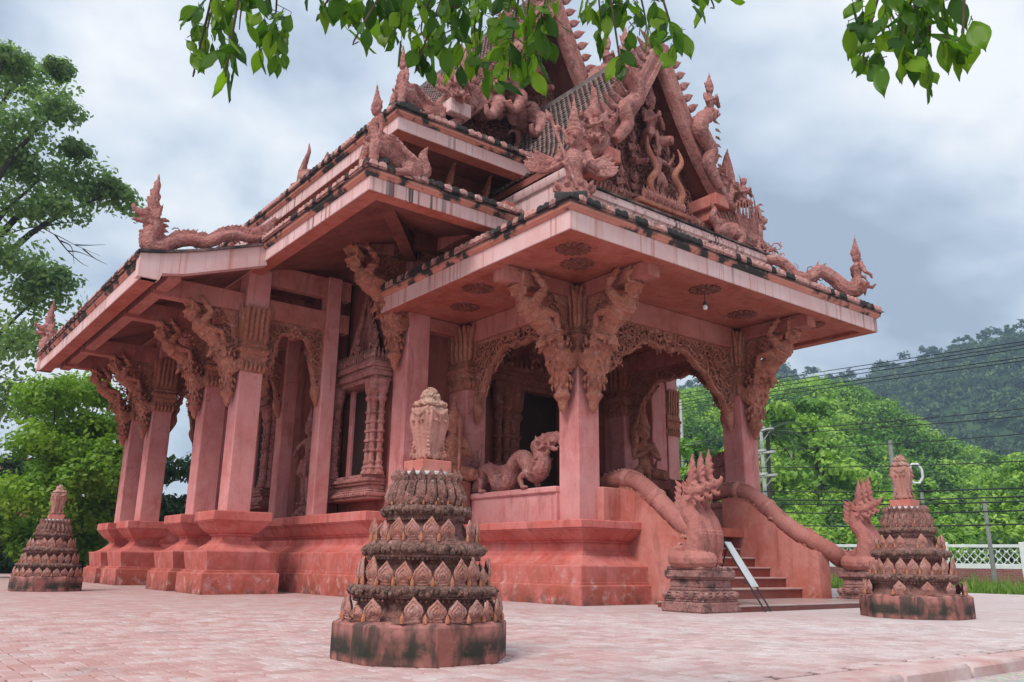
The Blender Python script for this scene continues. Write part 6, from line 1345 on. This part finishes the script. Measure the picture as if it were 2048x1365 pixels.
fh = empty('far_house', (6.0, 49.0, 0), 'house with a faded pink roof glimpsed between the trees at the left', 'house')
part('wall', MB().box(3.2, 9.2, 47.6, 52, 0, 3.4), 'wall_plaster', fh); part('roof', MB().prism([(2.6, 3.3), (9.8, 3.3), (6.2, 5.6)], 47.0, 52.6, 'y'), 'far_roof_clay', fh); part('window', MB().box(4.6, 5.8, 47.55, 47.62, 1.2, 2.6), 'car_glass', fh); part('door', MB().box(6.6, 7.6, 47.55, 47.62, .0, 2.2), 'door_wood', fh)
# ---------------------------------------------------------------- branches hanging over the camera
def leaf_blade():
    mb = MB(); n = 7; prof = [0.05, .50, .82, 1.0, 1.0, .84, .48, .10]; rows = []
    for i in range(n+1):
        t_ = i/n; w = .235*prof[i]; droop = -.10*t_*t_; wav = .018*math.sin(i*2.6); rows.append([(-w, wav+.05*w, -t_), (-w*.5, -.03+droop*.2, -t_), (0, .03+droop*.2, -t_), (w*.5, -.03+droop*.2, -t_), (w, -wav+.05*w, -t_)])
    rows.append([(0, -.05, -1.09)]*5)
    for r in rows: mb.v += r
    for i in range(len(rows)-1):
        for k in range(4): mb.f.append((i*5+k, i*5+k+1, (i+1)*5+k+1, (i+1)*5+k))
    mb.tube([(0, .0, .16), (0, .03, .06), (0, .03, 0)], [.012, .012, .014], 4); return mb.mesh('leaf', 60)
LB = leaf_blade(); LB.materials.append(MATS['canopy_leaf'])
CL = {'LEFT': [(.85, 2.79, 2.60, .15, .13, 16), (.84, 3.18, 2.70, .11, .13, 10), (1.09, 3.09, 2.76, .09, .14, 11), (.79, 2.68, 2.31, .07, .05, 6), (.78, 3.06, 2.50, .03, .04, 2), (.94, 2.98, 2.83, .21, .07, 10)],
      'MID': [(1.18, 2.73, 2.78, .11, .08, 10), (1.36, 2.69, 2.79, .16, .10, 20), (1.53, 2.57, 2.73, .18, .14, 34), (1.86, 2.67, 2.90, .22, .19, 44), (1.88, 2.34, 2.66, .12, .15, 24), (1.95, 2.54, 2.69, .14, .08, 10), (1.88, 2.22, 2.71, .10, .13, 14), (2.27, 2.30, 2.98, .13, .13, 20), (2.41, 2.16, 2.92, .14, .13, 22), (2.29, 1.90, 2.62, .05, .11, 8), (2.19, 2.11, 2.64, .06, .07, 4), (2.61, 1.95, 3.02, .12, .06, 8), (1.69, 2.64, 2.96, .38, .07, 30), (1.52, 2.58, 2.58, .06, .06, 6), (1.23, 2.55, 2.56, .05, .05, 4)],
      'RIGHT': [(2.65, 1.17, 2.50, .15, .11, 18), (2.90, 1.14, 2.58, .13, .13, 18), (2.64, .94, 2.25, .08, .04, 6), (2.93, 1.40, 2.59, .09, .09, 8), (2.63, 1.13, 2.30, .08, .07, 8), (3.01, 1.22, 2.45, .06, .05, 4), (2.70, 1.01, 2.51, .13, .04, 6)]}
def overhang(key, root, label):
    rn = random.Random(hash(key) % 1000 if False else {'LEFT': 3, 'MID': 5, 'RIGHT': 8}[key]); t = empty('tree_branch', root, label, 'branch', 'branches hanging into view from above'); root = V(root); cl = CL[key]
    lat_ = V((math.cos(R(38)), -math.sin(R(38)), 0)); fw = V((math.sin(R(38)), math.cos(R(38)), 0))
    mb = MB()
    for (x, y, z, ru, rv, n) in cl:
        c = V((x, y, z))-(lat_*.035 if key == 'RIGHT' else V((0, 0, 0))); top = c+V((0, 0, rv*.8)); mid = root.lerp(top, .55)+V((0, 0, .12)); p = spline([root, mid, top, c+V((0, 0, -rv*.3))], 5); mb.tube(p, lerp_list([.010, .007, .004, .002], len(p)), 6)
        for k in range(int(n*(1.2 if key == 'MID' else 1.6))):
            for tr_ in range(20):
                a, b, d = rn.uniform(-1, 1), rn.uniform(-1, 1), rn.uniform(-1, 1)
                if a*a+b*b+d*d < 1: break
            q = c+lat_*a*ru+V((0, 0, b*rv+.06))+fw*d*ru*1.1; L = rn.uniform(.075, .135)
            mb.tube([q.lerp(c+V((0, 0, rv*.5)), .35)+V((0, 0, .02)), q+V((0, 0, L*.16))], [.0022, .0016], 4)
            link('leaf', LB, None, t, q-root, (rn.gauss(.0, .42), rn.gauss(0, .38), rn.uniform(0, 6.28)), (L*rn.uniform(.9, 1.25), L, L))
    part('twigs', mb, 'twig_bark', t, 60)
overhang('LEFT', (.75, 2.3, 3.5), 'small leafy branch hanging from the top edge at the left, against the sky')
overhang('MID', (1.7, 1.9, 3.7), 'large leafy branch hanging over the hall gable at the top middle')
overhang('RIGHT', (2.55, .7, 3.4), 'small leafy branch hanging from the top edge at the right, against the sky')
# ---------------------------------------------------------------- the humid air
def haze():
    m = bpy.data.materials.new('haze'); m.use_nodes = True; n = m.node_tree.nodes; n.clear(); o = n.new('ShaderNodeOutputMaterial'); v = n.new('ShaderNodeVolumePrincipled')
    v.inputs['Color'].default_value = (.55, .76, 1., 1); v.inputs['Density'].default_value = .0008; v.inputs['Anisotropy'].default_value = .2; m.node_tree.links.new(v.outputs[0], o.inputs['Volume']); MATS['haze'] = m
    b = link('haze', MB().box(-620, 920, -230, 920, -1.2, 135).mesh('haze'), 'haze'); tag(b, kind='stuff')
haze()
